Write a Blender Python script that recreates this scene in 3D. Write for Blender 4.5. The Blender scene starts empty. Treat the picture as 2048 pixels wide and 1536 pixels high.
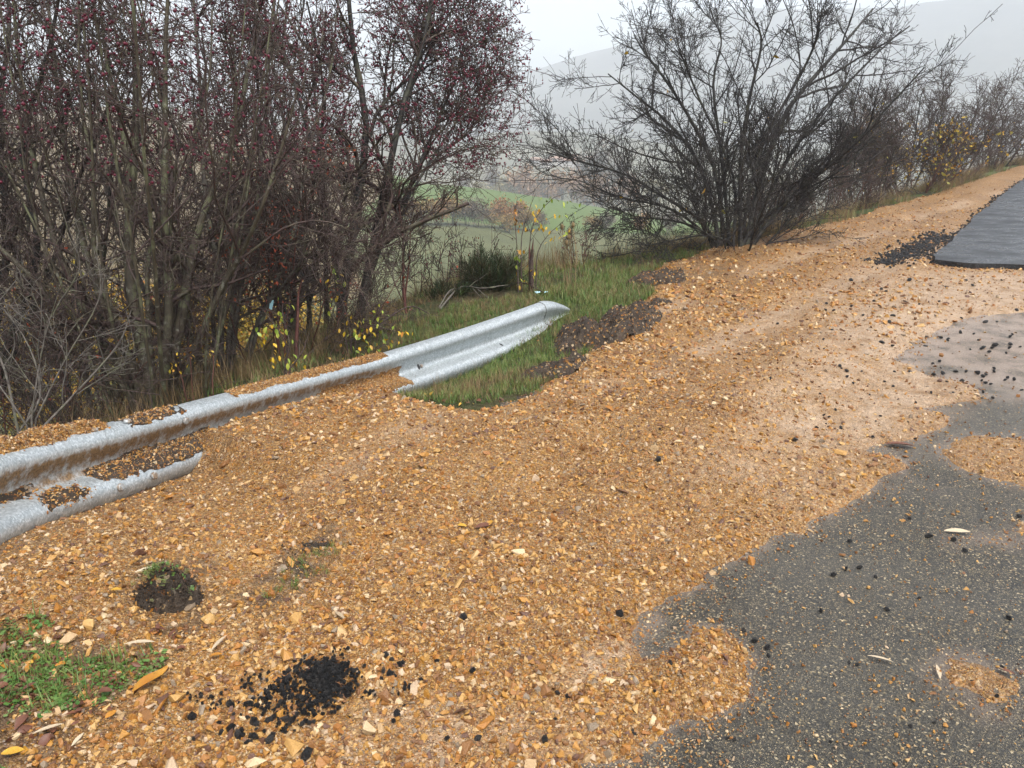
import bpy, bmesh, math, random
import numpy as np
from mathutils import Vector

S = bpy.context.scene
C = S.collection
rng = np.random.default_rng(11)
random.seed(5)

# ------------------------------------------------------------------ camera, sky, sun, exposure
FPX, CX, CY = 1480.0, 1024.0, 768.0          # focal length and centre in pixels of the 2048 px photograph
PITCH = math.radians(18.6)
CAMZ = 1.5
SP, CP = math.sin(PITCH), math.cos(PITCH)
cam = bpy.data.cameras.new('camera')
cam.sensor_width = 36.0
cam.lens = 36.0 * FPX / 2048.0
cam.clip_start = 0.05
cam.clip_end = 4000
camo = bpy.data.objects.new('camera', cam)
camo.location = (0, 0, CAMZ)
camo.rotation_euler = (math.pi / 2 - PITCH, 0, 0)
C.objects.link(camo)
S.camera = camo

SUN_EL, SUN_AZ = math.radians(62), math.radians(150)
w = bpy.data.worlds.new("World")
S.world = w
w.use_nodes = True
nt = w.node_tree
bg = nt.nodes['Background']
sky = nt.nodes.new('ShaderNodeTexSky')
sky.sky_type = 'NISHITA'
sky.sun_disc = False
sky.sun_elevation = SUN_EL
sky.sun_rotation = SUN_AZ
sky.dust_density = 4.0
sky.air_density = 1.0
hs = nt.nodes.new('ShaderNodeHueSaturation')      # overcast: the cloud deck takes the blue out of the sky
hs.inputs['Saturation'].default_value = 0.36
hs.inputs['Value'].default_value = 1.0
nt.links.new(sky.outputs[0], hs.inputs['Color'])
nt.links.new(hs.outputs[0], bg.inputs['Color'])
bg.inputs['Strength'].default_value = 0.15

sun = bpy.data.lights.new('sun', 'SUN')
sun.energy = 1.4
sun.angle = math.radians(25)
sun.color = (1.0, 0.985, 0.96)
suno = bpy.data.objects.new('sun', sun)
# direction towards the sun: azimuth measured like the sky texture's rotation
sd_ = Vector((math.sin(SUN_AZ) * math.cos(SUN_EL), math.cos(SUN_AZ) * math.cos(SUN_EL), math.sin(SUN_EL)))
suno.rotation_euler = sd_.to_track_quat('Z', 'Y').to_euler()
suno.location = (0, 0, 60)
C.objects.link(suno)

S.view_settings.view_transform = 'Standard'
S.view_settings.look = 'None'
S.view_settings.gamma = 1.0
S.view_settings.use_curve_mapping = False
S.view_settings.exposure = 1.03
S.render.engine = 'CYCLES'
S.cycles.volume_bounces = 4
S.cycles.max_bounces = 6
S.cycles.diffuse_bounces = 3
S.cycles.glossy_bounces = 2
S.cycles.use_denoising = True
HAZE_DENSITY = 0.00115

# ------------------------------------------------------------------ small tools
def ray(px, py):
    a, b = px - CX, py - CY
    return np.array([a, FPX * CP - b * SP, -(FPX * SP + b * CP)])

def at(px, py, depth):
    return np.array([0, 0, CAMZ]) + ray(px, py) * (depth / FPX)

def _hash(ix, iy, seed):
    h = (ix.astype(np.int64) * 374761393 + iy.astype(np.int64) * 668265263 + seed * 974634777) & 0xffffffff
    h = ((h ^ (h >> 13)) * 1274126177) & 0xffffffff
    h = ((h ^ (h >> 16)) * 2246822519) & 0xffffffff
    return ((h ^ (h >> 15)) & 0xffffff) / float(0xffffff)

def vnoise(x, y, seed=0):
    x = np.asarray(x, float); y = np.asarray(y, float)
    ix, iy = np.floor(x), np.floor(y)
    fx, fy = x - ix, y - iy
    fx = fx * fx * (3 - 2 * fx); fy = fy * fy * (3 - 2 * fy)
    a = _hash(ix, iy, seed); b = _hash(ix + 1, iy, seed)
    c = _hash(ix, iy + 1, seed); d = _hash(ix + 1, iy + 1, seed)
    return (a * (1 - fx) + b * fx) * (1 - fy) + (c * (1 - fx) + d * fx) * fy - 0.5

def fbm(x, y, scale, octs=4, seed=0, gain=0.5):
    t, amp, tot = 0.0, 1.0, 0.0
    for o in range(octs):
        t = t + amp * vnoise(np.asarray(x) * scale * 2 ** o + 17.3 * o, np.asarray(y) * scale * 2 ** o - 9.1 * o, seed + o)
        tot += amp; amp *= gain
    return t / tot * 2

def sstep(a, b, x):
    t = np.clip((np.asarray(x, float) - a) / (b - a), 0, 1)
    return t * t * (3 - 2 * t)

def seg_dist(x, y, poly, closed=False):
    """distance to a polyline, the parameter (index + fraction) of the nearest point, signed side (left positive)"""
    x = np.asarray(x, float).ravel(); y = np.asarray(y, float).ravel()
    poly = np.asarray(poly, float)
    n = len(poly)
    best = np.full(x.shape, 1e18); par = np.zeros(x.shape); side = np.zeros(x.shape)
    for i in range(n if closed else n - 1):
        ax, ay = poly[i][:2]; bx, by = poly[(i + 1) % n][:2]
        dx, dy = bx - ax, by - ay
        L2 = dx * dx + dy * dy + 1e-12
        t = np.clip(((x - ax) * dx + (y - ay) * dy) / L2, 0, 1)
        qx, qy = x - (ax + t * dx), y - (ay + t * dy)
        d = qx * qx + qy * qy
        m = d < best - 1e-12
        best = np.where(m, d, best); par = np.where(m, i + t, par)
        side = np.where(m, dx * qy - dy * qx, side)
    return np.sqrt(best), par, np.sign(side)

def poly_sd(x, y, poly):
    """signed distance to a closed polygon, positive inside"""
    sh = np.shape(x)
    x = np.asarray(x, float).ravel(); y = np.asarray(y, float).ravel()
    d, _, _ = seg_dist(x, y, poly, True)
    ins = np.zeros(x.shape, bool)
    n = len(poly)
    for i in range(n):
        ax, ay = poly[i][:2]; bx, by = poly[(i + 1) % n][:2]
        if ay == by: continue
        c = ((ay > y) != (by > y)) & (x < (bx - ax) * (y - ay) / (by - ay) + ax)
        ins ^= c
    return np.where(ins, d, -d).reshape(sh)

def catmull(pts, n):
    pts = np.asarray(pts, float)
    P = np.vstack([2 * pts[0] - pts[1], pts, 2 * pts[-1] - pts[-2]])
    out = []
    for t in np.linspace(0, len(pts) - 1 - 1e-9, n):
        i = int(t); f = t - i
        p0, p1, p2, p3 = P[i], P[i + 1], P[i + 2], P[i + 3]
        out.append(0.5 * (2 * p1 + (p2 - p0) * f + (2 * p0 - 5 * p1 + 4 * p2 - p3) * f * f + (3 * p1 - p0 - 3 * p2 + p3) * f ** 3))
    return np.array(out)

def mesh_np(name, V, faces, mats=(), smooth=True, attrs=None, uv=None, mat_idx=None):
    """faces: list of int arrays (M,3) or (M,4)"""
    me = bpy.data.meshes.new(name)
    V = np.asarray(V, np.float32)
    faces = [np.asarray(f, np.int32) for f in faces if len(f)]
    me.vertices.add(len(V)); me.vertices.foreach_set('co', V.ravel())
    nl = sum(f.size for f in faces); nf = sum(len(f) for f in faces)
    if nf:
        me.loops.add(nl); me.polygons.add(nf)
        li = np.concatenate([f.ravel() for f in faces])
        tot = np.concatenate([np.full(len(f), f.shape[1], np.int32) for f in faces])
        st = np.concatenate([[0], np.cumsum(tot)[:-1]]).astype(np.int32)
        me.loops.foreach_set('vertex_index', li)
        me.polygons.foreach_set('loop_start', st)
        me.polygons.foreach_set('loop_total', tot)
        if mat_idx is not None:
            me.polygons.foreach_set('material_index', np.asarray(mat_idx, np.int32))
        if smooth:
            me.polygons.foreach_set('use_smooth', np.ones(nf, bool))
        if uv is not None:
            u = me.uv_layers.new(name='UVMap')
            u.data.foreach_set('uv', np.asarray(uv, np.float32)[li].ravel())
    for k, a in (attrs or {}).items():
        a = np.asarray(a)
        if a.ndim == 1:
            t = me.attributes.new(k, 'INT' if a.dtype.kind == 'i' else 'FLOAT', 'POINT')
            t.data.foreach_set('value', a.astype(np.int32 if a.dtype.kind == 'i' else np.float32))
        else:
            t = me.attributes.new(k, 'FLOAT_VECTOR', 'POINT')
            t.data.foreach_set('vector', a.astype(np.float32).ravel())
    for m in mats: me.materials.append(m)
    me.update(calc_edges=True)
    if name in ('beam', 'end_piece', 'bolt'): me.set_sharp_from_angle(angle=math.radians(35))
    return me

def link(name, data, parent=None, loc=(0, 0, 0), rot=(0, 0, 0), scl=None):
    o = bpy.data.objects.new(name, data)
    o.location = loc; o.rotation_euler = rot
    if scl is not None: o.scale = (scl, scl, scl) if np.isscalar(scl) else scl
    if parent is not None: o.parent = parent
    C.objects.link(o)
    return o

def tag(o, label=None, cat=None, group=None, kind=None):
    if label: o['label'] = label
    if cat: o['category'] = cat
    if group: o['group'] = group
    if kind: o['kind'] = kind
    return o

def grid_faces(nr, nc):
    i = np.arange(nr - 1)[:, None] * nc + np.arange(nc - 1)[None, :]
    i = i.ravel()
    return np.stack([i, i + 1, i + nc + 1, i + nc], 1)

def prune(V, F, keep, attrs=None):
    F = F[keep]
    used, inv = np.unique(F, return_inverse=True)
    return V[used], inv.reshape(F.shape), {k: a[used] for k, a in (attrs or {}).items()}

# ------------------------------------------------------------------ materials
class NT:
    def __init__(s, name):
        s.m = bpy.data.materials.new(name); s.m.use_nodes = True
        s.t = s.m.node_tree; s.b = s.t.nodes['Principled BSDF']
    def n(s, typ, **kw):
        nd = s.t.nodes.new(typ)
        for k, v in kw.items():
            if k.startswith('i_'):
                nd.inputs[k[2:].replace('_', ' ')].default_value = v
            else: setattr(nd, k, v)
        return nd
    def l(s, a, b): s.t.links.new(a, b); return a
    def coord(s, which='Object'): return s.n('ShaderNodeTexCoord').outputs[which]
    def noise(s, vec, scale, detail=4, rough=0.55):
        nd = s.n('ShaderNodeTexNoise'); nd.inputs['Scale'].default_value = scale
        nd.inputs['Detail'].default_value = detail; nd.inputs['Roughness'].default_value = rough
        s.l(vec, nd.inputs['Vector']); return nd.outputs['Fac']
    def vor(s, vec, scale, feature='F1', out='Color'):
        nd = s.n('ShaderNodeTexVoronoi', feature=feature); nd.inputs['Scale'].default_value = scale
        s.l(vec, nd.inputs['Vector']); return nd.outputs[out]
    def ramp(s, fac, stops, interp='LINEAR'):
        nd = s.n('ShaderNodeValToRGB'); cr = nd.color_ramp; cr.interpolation = interp
        while len(cr.elements) < len(stops): cr.elements.new(0.5)
        for e, (p, c) in zip(cr.elements, stops):
            e.position = p; e.color = (*c, 1) if len(c) == 3 else c
        s.l(fac, nd.inputs['Fac']); return nd.outputs['Color']
    def mix(s, fac, a, b, blend='MIX'):
        nd = s.n('ShaderNodeMix', data_type='RGBA', blend_type=blend)
        for v, k in ((fac, 0), (a, 6), (b, 7)):
            if hasattr(v, 'node'): s.l(v, nd.inputs[k])
            else: nd.inputs[k].default_value = (*v, 1) if isinstance(v, tuple) else v
        return nd.outputs[2]
    def math(s, op, a, b=0.0, c=None, clamp=False):
        nd = s.n('ShaderNodeMath', operation=op); nd.use_clamp = clamp
        for v, k in ((a, 0), (b, 1), (c, 2)):
            if v is None: continue
            if hasattr(v, 'node'): s.l(v, nd.inputs[k])
            else: nd.inputs[k].default_value = v
        return nd.outputs[0]
    def attr(s, name, typ='GEOMETRY', out='Fac'):
        nd = s.n('ShaderNodeAttribute', attribute_name=name, attribute_type=typ); return nd.outputs[out]
    def sep(s, col, k=0):
        nd = s.n('ShaderNodeSeparateColor'); s.l(col, nd.inputs[0]); return nd.outputs[k]
    def step(s, x, a, b):
        nd = s.n('ShaderNodeMapRange', interpolation_type='SMOOTHSTEP')
        nd.inputs['From Min'].default_value = a; nd.inputs['From Max'].default_value = b
        s.l(x, nd.inputs['Value']); return nd.outputs['Result']
    def bump(s, h, strength=0.5, dist=0.01):
        nd = s.n('ShaderNodeBump'); nd.inputs['Strength'].default_value = strength
        nd.inputs['Distance'].default_value = dist
        s.l(h, nd.inputs['Height']); s.l(nd.outputs[0], s.b.inputs['Normal']); return nd
    def done(s, col=None, rough=0.6, metal=0.0, spec=0.5):
        for v, k in ((col, 'Base Color'), (rough, 'Roughness'), (metal, 'Metallic'), (spec, 'Specular IOR Level')):
            if v is None: continue
            if hasattr(v, 'node'): s.l(v, s.b.inputs[k])
            else: s.b.inputs[k].default_value = (*v, 1) if isinstance(v, tuple) else v
        return s.m

STONES0 = [(.56, .28, .065), (.48, .20, .03), (.70, .47, .23), (.16, .07, .028), (.32, .14, .034), (.80, .63, .42),
          (.62, .35, .10), (.12, .06, .055), (.40, .16, .035), (.30, .25, .20), (.55, .27, .045), (.70, .44, .17),
          (.50, .25, .055), (.64, .38, .13)]
STONES0 += [(.24, .105, .035), (.44, .20, .06), (.70, .54, .40), (.30, .14, .05), (.60, .42, .24), (.20, .095, .05)]
STONES = [(.75 * c[0], .72 * c[1], .64 * c[2]) for c in STONES0]
def stone_stops(cols):
    n = len(cols)
    return [(i / n, c) for i, c in enumerate(cols)]

def mat_stone():
    t = NT('wet_stone')
    r = t.n('ShaderNodeObjectInfo').outputs['Random']
    c = t.ramp(r, stone_stops(STONES), 'CONSTANT')
    p = t.coord()
    c = t.mix(t.math('MULTIPLY', t.noise(p, 3.0, 3), 0.3), c, (.30, .145, .04))
    t.bump(t.noise(p, 6.0, 4), 0.3, 0.02)
    return t.done(c, 0.42)

def gravel_color(t, p):
    """small stones packed on the sheet: three sizes of cells, colours picked per cell"""
    warp = t.n('ShaderNodeVectorMath', operation='ADD')
    nn = t.n('ShaderNodeTexNoise'); nn.inputs['Scale'].default_value = 60
    t.l(p, nn.inputs['Vector'])
    sc = t.n('ShaderNodeVectorMath', operation='SCALE'); sc.inputs['Scale'].default_value = 0.006
    t.l(nn.outputs['Color'], sc.inputs[0]); t.l(p, warp.inputs[0]); t.l(sc.outputs[0], warp.inputs[1])
    p2 = warp.outputs[0]
    c1 = t.ramp(t.sep(t.vor(p2, 95)), stone_stops(STONES), 'CONSTANT')
    c2 = t.ramp(t.sep(t.vor(p2, 210)), stone_stops(STONES[3:] + STONES[:3]), 'CONSTANT')
    pick = t.step(t.noise(p, 40, 2), 0.42, 0.58)
    c = t.mix(pick, c2, c1)
    d1 = t.vor(p2, 95, out='Distance'); d2 = t.vor(p2, 210, out='Distance')
    h = t.mix(pick, d2, d1)
    return c, h

def mat_gravel():
    t = NT('orange_gravel')
    p = t.coord()
    c, h = gravel_color(t, p)
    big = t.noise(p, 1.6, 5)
    c = t.mix(0.5, c, t.ramp(big, [(.3, (.12, .052, .010)), (.5, (.22, .108, .026)), (.7, (.34, .185, .060))]))  # sand tone, kept darker to paint shade into the gaps between stones
    dust = t.math('MULTIPLY', t.attr('dust'), t.step(t.noise(p, 7, 6), 0.22, 0.62), clamp=True)
    c = t.mix(dust, c, t.ramp(t.noise(p, 240, 2), [(.3, (.36, .24, .145)), (.7, (.60, .44, .30))]))
    soil = t.math('MULTIPLY', t.attr('soil'), t.step(t.noise(p, 14, 5), 0.3, 0.6), clamp=True)
    c = t.mix(soil, c, t.ramp(t.noise(p, 120, 3), [(.35, (.03, .02, .013)), (.7, (.12, .08, .05))]))
    t.bump(t.math('SUBTRACT', 1.0, h), 0.9, 0.012)
    return t.done(c, t.ramp(t.noise(p, 30, 3), [(.3, (.36,) * 3), (.7, (.62,) * 3)]))

def mat_old_road():
    t = NT('worn_wet_asphalt')
    p = t.coord()
    cell = t.sep(t.vor(p, 170))
    fine = t.sep(t.vor(p, 420))
    c = t.ramp(cell, [(0, (.022, .021, .018)), (.35, (.043, .040, .032)), (.62, (.070, .062, .045)), (.80, (.15, .12, .07)), (.90, (.30, .23, .12)), (.96, (.52, .42, .26))], 'CONSTANT')
    c2 = t.ramp(fine, [(0, (.022, .021, .018)), (.5, (.048, .044, .035)), (.76, (.12, .10, .065)), (.92, (.40, .32, .19))], 'CONSTANT')
    c = t.mix(t.step(t.noise(p, 30, 2), .44, .56), c, c2)
    c = t.mix(t.step(t.noise(p, 1.3, 5), .35, .7), c, t.mix(.3, c, (.14, .128, .105)))
    dust = t.math('MULTIPLY', t.attr('dust'), t.step(t.noise(p, 5, 7, .65), 0.25, 0.6), clamp=True)
    c = t.mix(dust, c, t.ramp(t.noise(p, 260, 2), [(.3, (.33, .24, .185)), (.7, (.52, .41, .33))]))
    hgt = t.math('ADD', t.vor(p, 170, out='Distance'), t.vor(p, 420, out='Distance'))
    t.bump(hgt, 0.7, 0.006)
    wet = t.step(t.noise(p, 0.9, 3), .4, .62)
    return t.done(c, t.ramp(wet, [(0, (.30,) * 3), (1, (.52,) * 3)]))

def mat_new_asphalt():
    t = NT('fresh_wet_asphalt')
    p = t.coord()
    c = t.ramp(t.sep(t.vor(p, 130)), [(0, (.010, .011, .012)), (.6, (.026, .027, .029)), (.88, (.07, .07, .07))], 'CONSTANT')
    mp = t.n('ShaderNodeMapping'); mp.inputs['Scale'].default_value = (1, 1.5, 1); mp.inputs['Rotation'].default_value = (0, 0, -.3); t.l(p, mp.inputs['Vector'])
    wet = t.noise(mp.outputs[0], 1.5, 6, .68)
    t.bump(t.math('ADD', t.math('MULTIPLY', t.noise(p, 5, 5, .7), 1.2), t.math('MULTIPLY', t.vor(p, 90, out='Distance'), .8)), 0.22, 0.012)
    return t.done(c, t.ramp(wet, [(.36, (.60,) * 3), (.50, (.42,) * 3), (.62, (.10,) * 3)]), 0.0, .6)

def mat_crumb():
    t = NT('tar_crumb')
    p = t.coord()
    t.bump(t.noise(p, 5, 5), 0.8, 0.05)
    r = t.n('ShaderNodeObjectInfo').outputs['Random']
    return t.done(t.ramp(r, [(0, (.008, .008, .008)), (.6, (.022, .021, .021)), (1, (.055, .050, .046))]), 0.38)

def mat_soil(name='dark_soil'):
    t = NT(name)
    p = t.coord()
    c = t.ramp(t.noise(p, 9, 8, .7), [(.3, (.03, .021, .014)), (.52, (.075, .053, .036)), (.72, (.16, .115, .075))])
    chips = t.ramp(t.sep(t.vor(p, 70)), [(0, (0,) * 3), (.86, (1,) * 3)], 'CONSTANT')
    c = t.mix(chips, c, t.ramp(t.sep(t.vor(p, 70), 1), stone_stops(STONES), 'CONSTANT'))
    t.bump(t.noise(p, 40, 8, .75), 1.0, 0.04)
    return t.done(c, 0.75)

def mat_verge():
    t = NT('verge_soil')
    p = t.coord()
    c = t.ramp(t.noise(p, 5, 8, .7), [(.3, (.035, .028, .016)), (.5, (.075, .060, .030)), (.7, (.12, .10, .05))])
    g = t.step(t.noise(p, 1.2, 5), .38, .6)
    c = t.mix(g, c, t.ramp(t.noise(p, 30, 5), [(.3, (.035, .055, .015)), (.7, (.085, .11, .035))]))
    t.bump(t.noise(p, 30, 8, .7), 1.0, 0.05)
    return t.done(c, 0.9, 0, .2)

def mat_field(name, cols, s1, s2):
    t = NT(name)
    p = t.coord()
    c = t.ramp(t.noise(p, s1, 6, .6), [(.32, cols[0]), (.5, cols[1]), (.68, cols[2])])
    c = t.mix(0.35, c, t.ramp(t.noise(p, s2, 4, .7), [(.3, cols[0]), (.7, cols[2])]))
    t.bump(t.noise(p, s2, 6, .7), 0.6, 0.25)
    return t.done(c, 0.95, 0, .15)

def mat_galv():
    t = NT('galvanised_steel')
    uv = t.n('ShaderNodeTexCoord').outputs['UV']      # u metres along the rail, v metres round the profile
    sc = t.n('ShaderNodeMapping'); sc.inputs['Scale'].default_value = (1.6, 1.0, 1)
    t.l(uv, sc.inputs['Vector'])
    v = sc.outputs[0]
    warp = t.n('ShaderNodeVectorMath', operation='ADD')
    nn = t.n('ShaderNodeTexNoise'); nn.inputs['Scale'].default_value = 22; t.l(v, nn.inputs['Vector'])
    s2 = t.n('ShaderNodeVectorMath', operation='SCALE'); s2.inputs['Scale'].default_value = 0.02
    t.l(nn.outputs['Color'], s2.inputs[0]); t.l(v, warp.inputs[0]); t.l(s2.outputs[0], warp.inputs[1])
    sp = t.sep(t.vor(warp.outputs[0], 130))
    c = t.ramp(sp, [(0, (.33, .365, .375)), (.4, (.42, .455, .465)), (.75, (.50, .535, .545)), (1, (.63, .67, .68))])
    drops = t.step(t.noise(v, 60, 5, .7), .56, .66)
    c = t.mix(t.math('MULTIPLY', drops, .4), c, (.74, .77, .78))
    stx = t.n('ShaderNodeMapping'); stx.inputs['Scale'].default_value = (14, .8, 1); t.l(uv, stx.inputs['Vector'])
    c = t.mix(t.math('MULTIPLY', t.step(t.noise(stx.outputs[0], 3, 5, .7), .5, .7), .35), c, (.22, .22, .20))
    mud = t.attr('mud')
    m = t.step(t.math('ADD', t.math('MULTIPLY', t.noise(v, 14, 7, .7), .9), mud), .72, .98)
    c = t.mix(m, c, t.ramp(t.noise(v, 90, 4), [(.3, (.07, .045, .025)), (.7, (.30, .18, .08))]))
    t.l(t.math('MULTIPLY', t.math('SUBTRACT', 1.0, m), 0.6), t.b.inputs['Metallic'])
    t.bump(t.noise(v, 9, 2), 0.03, 0.01)
    rr = t.mix(m, t.ramp(sp, [(0, (.42,) * 3), (1, (.54,) * 3)]), (.8, .8, .8))
    t.l(rr, t.b.inputs['Roughness'])
    t.l(c, t.b.inputs['Base Color'])
    return t.m

def mat_bark(name, a, b, lichen=0.0):
    t = NT(name)
    p = t.coord()
    st = t.n('ShaderNodeMapping'); st.inputs['Scale'].default_value = (1, 1, .25); t.l(p, st.inputs['Vector'])
    c = t.ramp(t.noise(st.outputs[0], 35, 6, .7), [(.3, a), (.7, b)])
    if lichen:
        c = t.mix(t.math('MULTIPLY', t.step(t.noise(p, 9, 5), .5, .64), lichen), c, (.16, .17, .085))
        c = t.mix(t.math('MULTIPLY', t.step(t.noise(p, 26, 5), .6, .68), lichen * .7), c, (.30, .30, .24))
    t.bump(t.noise(st.outputs[0], 60, 6), .7, .01)
    return t.done(c, 0.7)

def mat_flat(name, cols, rough=0.5, scale=3.0, trans=0.0):
    t = NT(name)
    r = t.n('ShaderNodeObjectInfo').outputs['Random']
    p = t.coord()
    n = len(cols)
    f = t.math('FRACT', t.math('ADD', r, t.noise(p, scale, 3)))
    c = t.ramp(f, [(i / max(1, n - 1), c) for i, c in enumerate(cols)])
    if trans:
        t.b.inputs['Subsurface Weight'].default_value = 0
    return t.done(c, rough, 0, .4)

def mat_foliage(name, cols):
    """colour differs from leaf to leaf (a per-leaf value stored on the mesh)"""
    t = NT(name)
    n = len(cols)
    c = t.ramp(t.attr('leafval'), [(i / max(1, n - 1), c) for i, c in enumerate(cols)])
    return t.done(c, 0.55, 0, .3)

M = dict(
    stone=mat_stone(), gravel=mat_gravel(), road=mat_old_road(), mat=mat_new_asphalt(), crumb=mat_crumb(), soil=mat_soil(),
    verge=mat_verge(),
    meadow=mat_field('meadow_grass', [(.075, .085, .038), (.10, .112, .048), (.145, .14, .066)], .12, 2.5),
    crop=mat_field('young_crop', [(.070, .110, .028), (.090, .135, .034), (.112, .150, .046)], .05, 1.5),
    farland=mat_field('far_fields', [(.07, .07, .045), (.12, .115, .07), (.20, .175, .115)], .02, .25),
    hill=mat_field('scrub_hill', [(.05, .055, .03), (.09, .08, .045), (.14, .12, .07)], .03, .4),
    scrubland=mat_field('tan_hillside', [(.11, .08, .04), (.16, .115, .058), (.09, .072, .035)], .12, 1.2),
    mountain=mat_field('bare_mountain', [(.06, .06, .05), (.10, .095, .08), (.15, .14, .11)], .012, .15),
    galv=mat_galv(),
    bark_dark=mat_bark('dark_bark', (.008, .007, .006), (.030, .025, .021), .2),
    bark_olive=mat_bark('olive_bark', (.026, .020, .011), (.085, .066, .040), .6),
    bark_grey=mat_bark('grey_bark', (.032, .026, .021), (.105, .088, .07), .6),
    twig=mat_bark('twig_bark', (.022, .012, .010), (.090, .053, .044), .3),
    twig_r=mat_bark('black_twig', (.010, .008, .008), (.034, .026, .024), .12),
    red_bark=mat_bark('red_bark', (.05, .016, .012), (.15, .05, .035), 0),
    pale_twig=mat_bark('pale_twig', (.05, .04, .033), (.19, .165, .14), .5),
    berry=mat_flat('hawthorn_berry', [(.045, .005, .013), (.13, .012, .030), (.08, .007, .018)], .3, 40),
    redleaf=mat_foliage('red_leaf', [(.20, .04, .02), (.33, .07, .03), (.16, .05, .03)]),
    yellow=mat_foliage('yellow_leaf', [(.36, .19, .02), (.42, .27, .025), (.20, .20, .04), (.36, .14, .025)]),
    yleaf=mat_flat('rose_leaf_yellow', [(.60, .35, .02), (.64, .44, .03), (.50, .26, .02), (.38, .33, .04)], .45, 1),
    gleaf=mat_flat('rose_leaf_green', [(.16, .26, .03), (.26, .34, .05), (.42, .40, .05)], .45, 1),
    grass=mat_flat('grass_blade', [(.06, .125, .022), (.10, .18, .035), (.19, .205, .055), (.085, .15, .028)], .5, 1),
    dry=mat_flat('dry_grass', [(.17, .11, .05), (.30, .21, .10), (.11, .07, .035), (.24, .15, .065)], .6, 1),
    weed=mat_flat('weed_leaf', [(.05, .12, .02), (.09, .17, .035), (.12, .20, .05), (.10, .03, .02)], .45, 1),
    broom=mat_foliage('broom_green', [(.018, .035, .012), (.035, .06, .02), (.07, .045, .022), (.03, .05, .018)]),
    leaf_pale=mat_flat('pale_dry_leaf', [(.40, .31, .20), (.52, .42, .29), (.32, .23, .14)], .6, 20),
    leaf_brown=mat_flat('brown_dry_leaf', [(.09, .035, .022), (.16, .06, .03), (.12, .05, .03)], .5, 20),
    leaf_orange=mat_flat('orange_leaf', [(.46, .25, .025), (.38, .15, .022), (.52, .33, .04)], .5, 20),
    blue=mat_flat('pale_blue_plastic', [(.35, .62, .68), (.45, .70, .75)], .4, 5),
    wire=mat_flat('cable_black', [(.02, .02, .02), (.03, .03, .03)], .6, 1),
    wall=mat_flat('pale_render', [(.34, .32, .29), (.42, .39, .35)], .9, 1),
    tiles=mat_flat('roof_tile', [(.28, .15, .10), (.34, .20, .13)], .9, 1),
    hedge_y=mat_foliage('hedge_yellow', [(.26, .17, .045), (.32, .20, .05), (.15, .12, .045), (.33, .17, .05)]),
    hedge_o=mat_foliage('hedge_orange', [(.34, .15, .045), (.27, .13, .05), (.22, .13, .045), (.38, .17, .045)]),
    hedge_g=mat_foliage('hedge_grey', [(.10, .085, .065), (.15, .12, .09), (.20, .15, .10)]),
    far_o=mat_foliage('far_orange', [(.32, .17, .07), (.27, .15, .07), (.36, .21, .10)]),
    far_y=mat_foliage('far_yellow', [(.25, .22, .09), (.21, .18, .08), (.28, .22, .10)]),
    far_g=mat_foliage('far_grey', [(.16, .13, .10), (.22, .18, .14)]),
)

# ------------------------------------------------------------------ the guardrail's path (needed by the ground)
RAIL = [(-330, 1150, 2.05), (-150, 1062, 2.33), (0, 996, 2.66), (130, 952, 2.95), (255, 915, 3.24), (348, 885, 3.51), (405, 866, 3.67), (560, 818, 4.2), (712, 773, 4.75),
        (775, 754, 4.98), (930, 702, 5.55), (1040, 662, 5.98), (1105, 637, 6.25), (1150, 622, 6.5)]
rail_c = np.array([at(*p) for p in RAIL])
_d = rail_c[0] - rail_c[1]; _d[2] = 0
rail_c = np.vstack([rail_c[0] + _d / np.linalg.norm(_d) * 2.2, rail_c])      # the rail goes on past the picture's left edge
rail_drop = [-.17, -.17, -.17, -.17, -.17, -.165, -.165, .0, .015, .01, -.165, -.16, -.07, -.03, .0]  # ground under the rail's middle line

UD = np.array([.682, .731]); VD = np.array([-.731, .682])
def base_z(x, y):
    u = x * UD[0] + y * UD[1]
    k = u - 4.0
    return 0.024 * 0.5 * (k + np.sqrt(k * k + 1.0)) - 0.012

CREST = [(-4.2, -3), (-3.2, -.5), (-2.55, 1.2), (-2.25, 2.4), (-2.08, 3.1), (-1.6, 4.3), (-1.1, 5.3), (-.85, 6.4), (-.3, 7.6), (.5, 8.3), (1.5, 8.9),
         (3.2, 9.9), (5.6, 12.5), (8.5, 15.7), (16.8, 25.3), (30, 38.5), (60, 66), (130, 130)]

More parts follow.
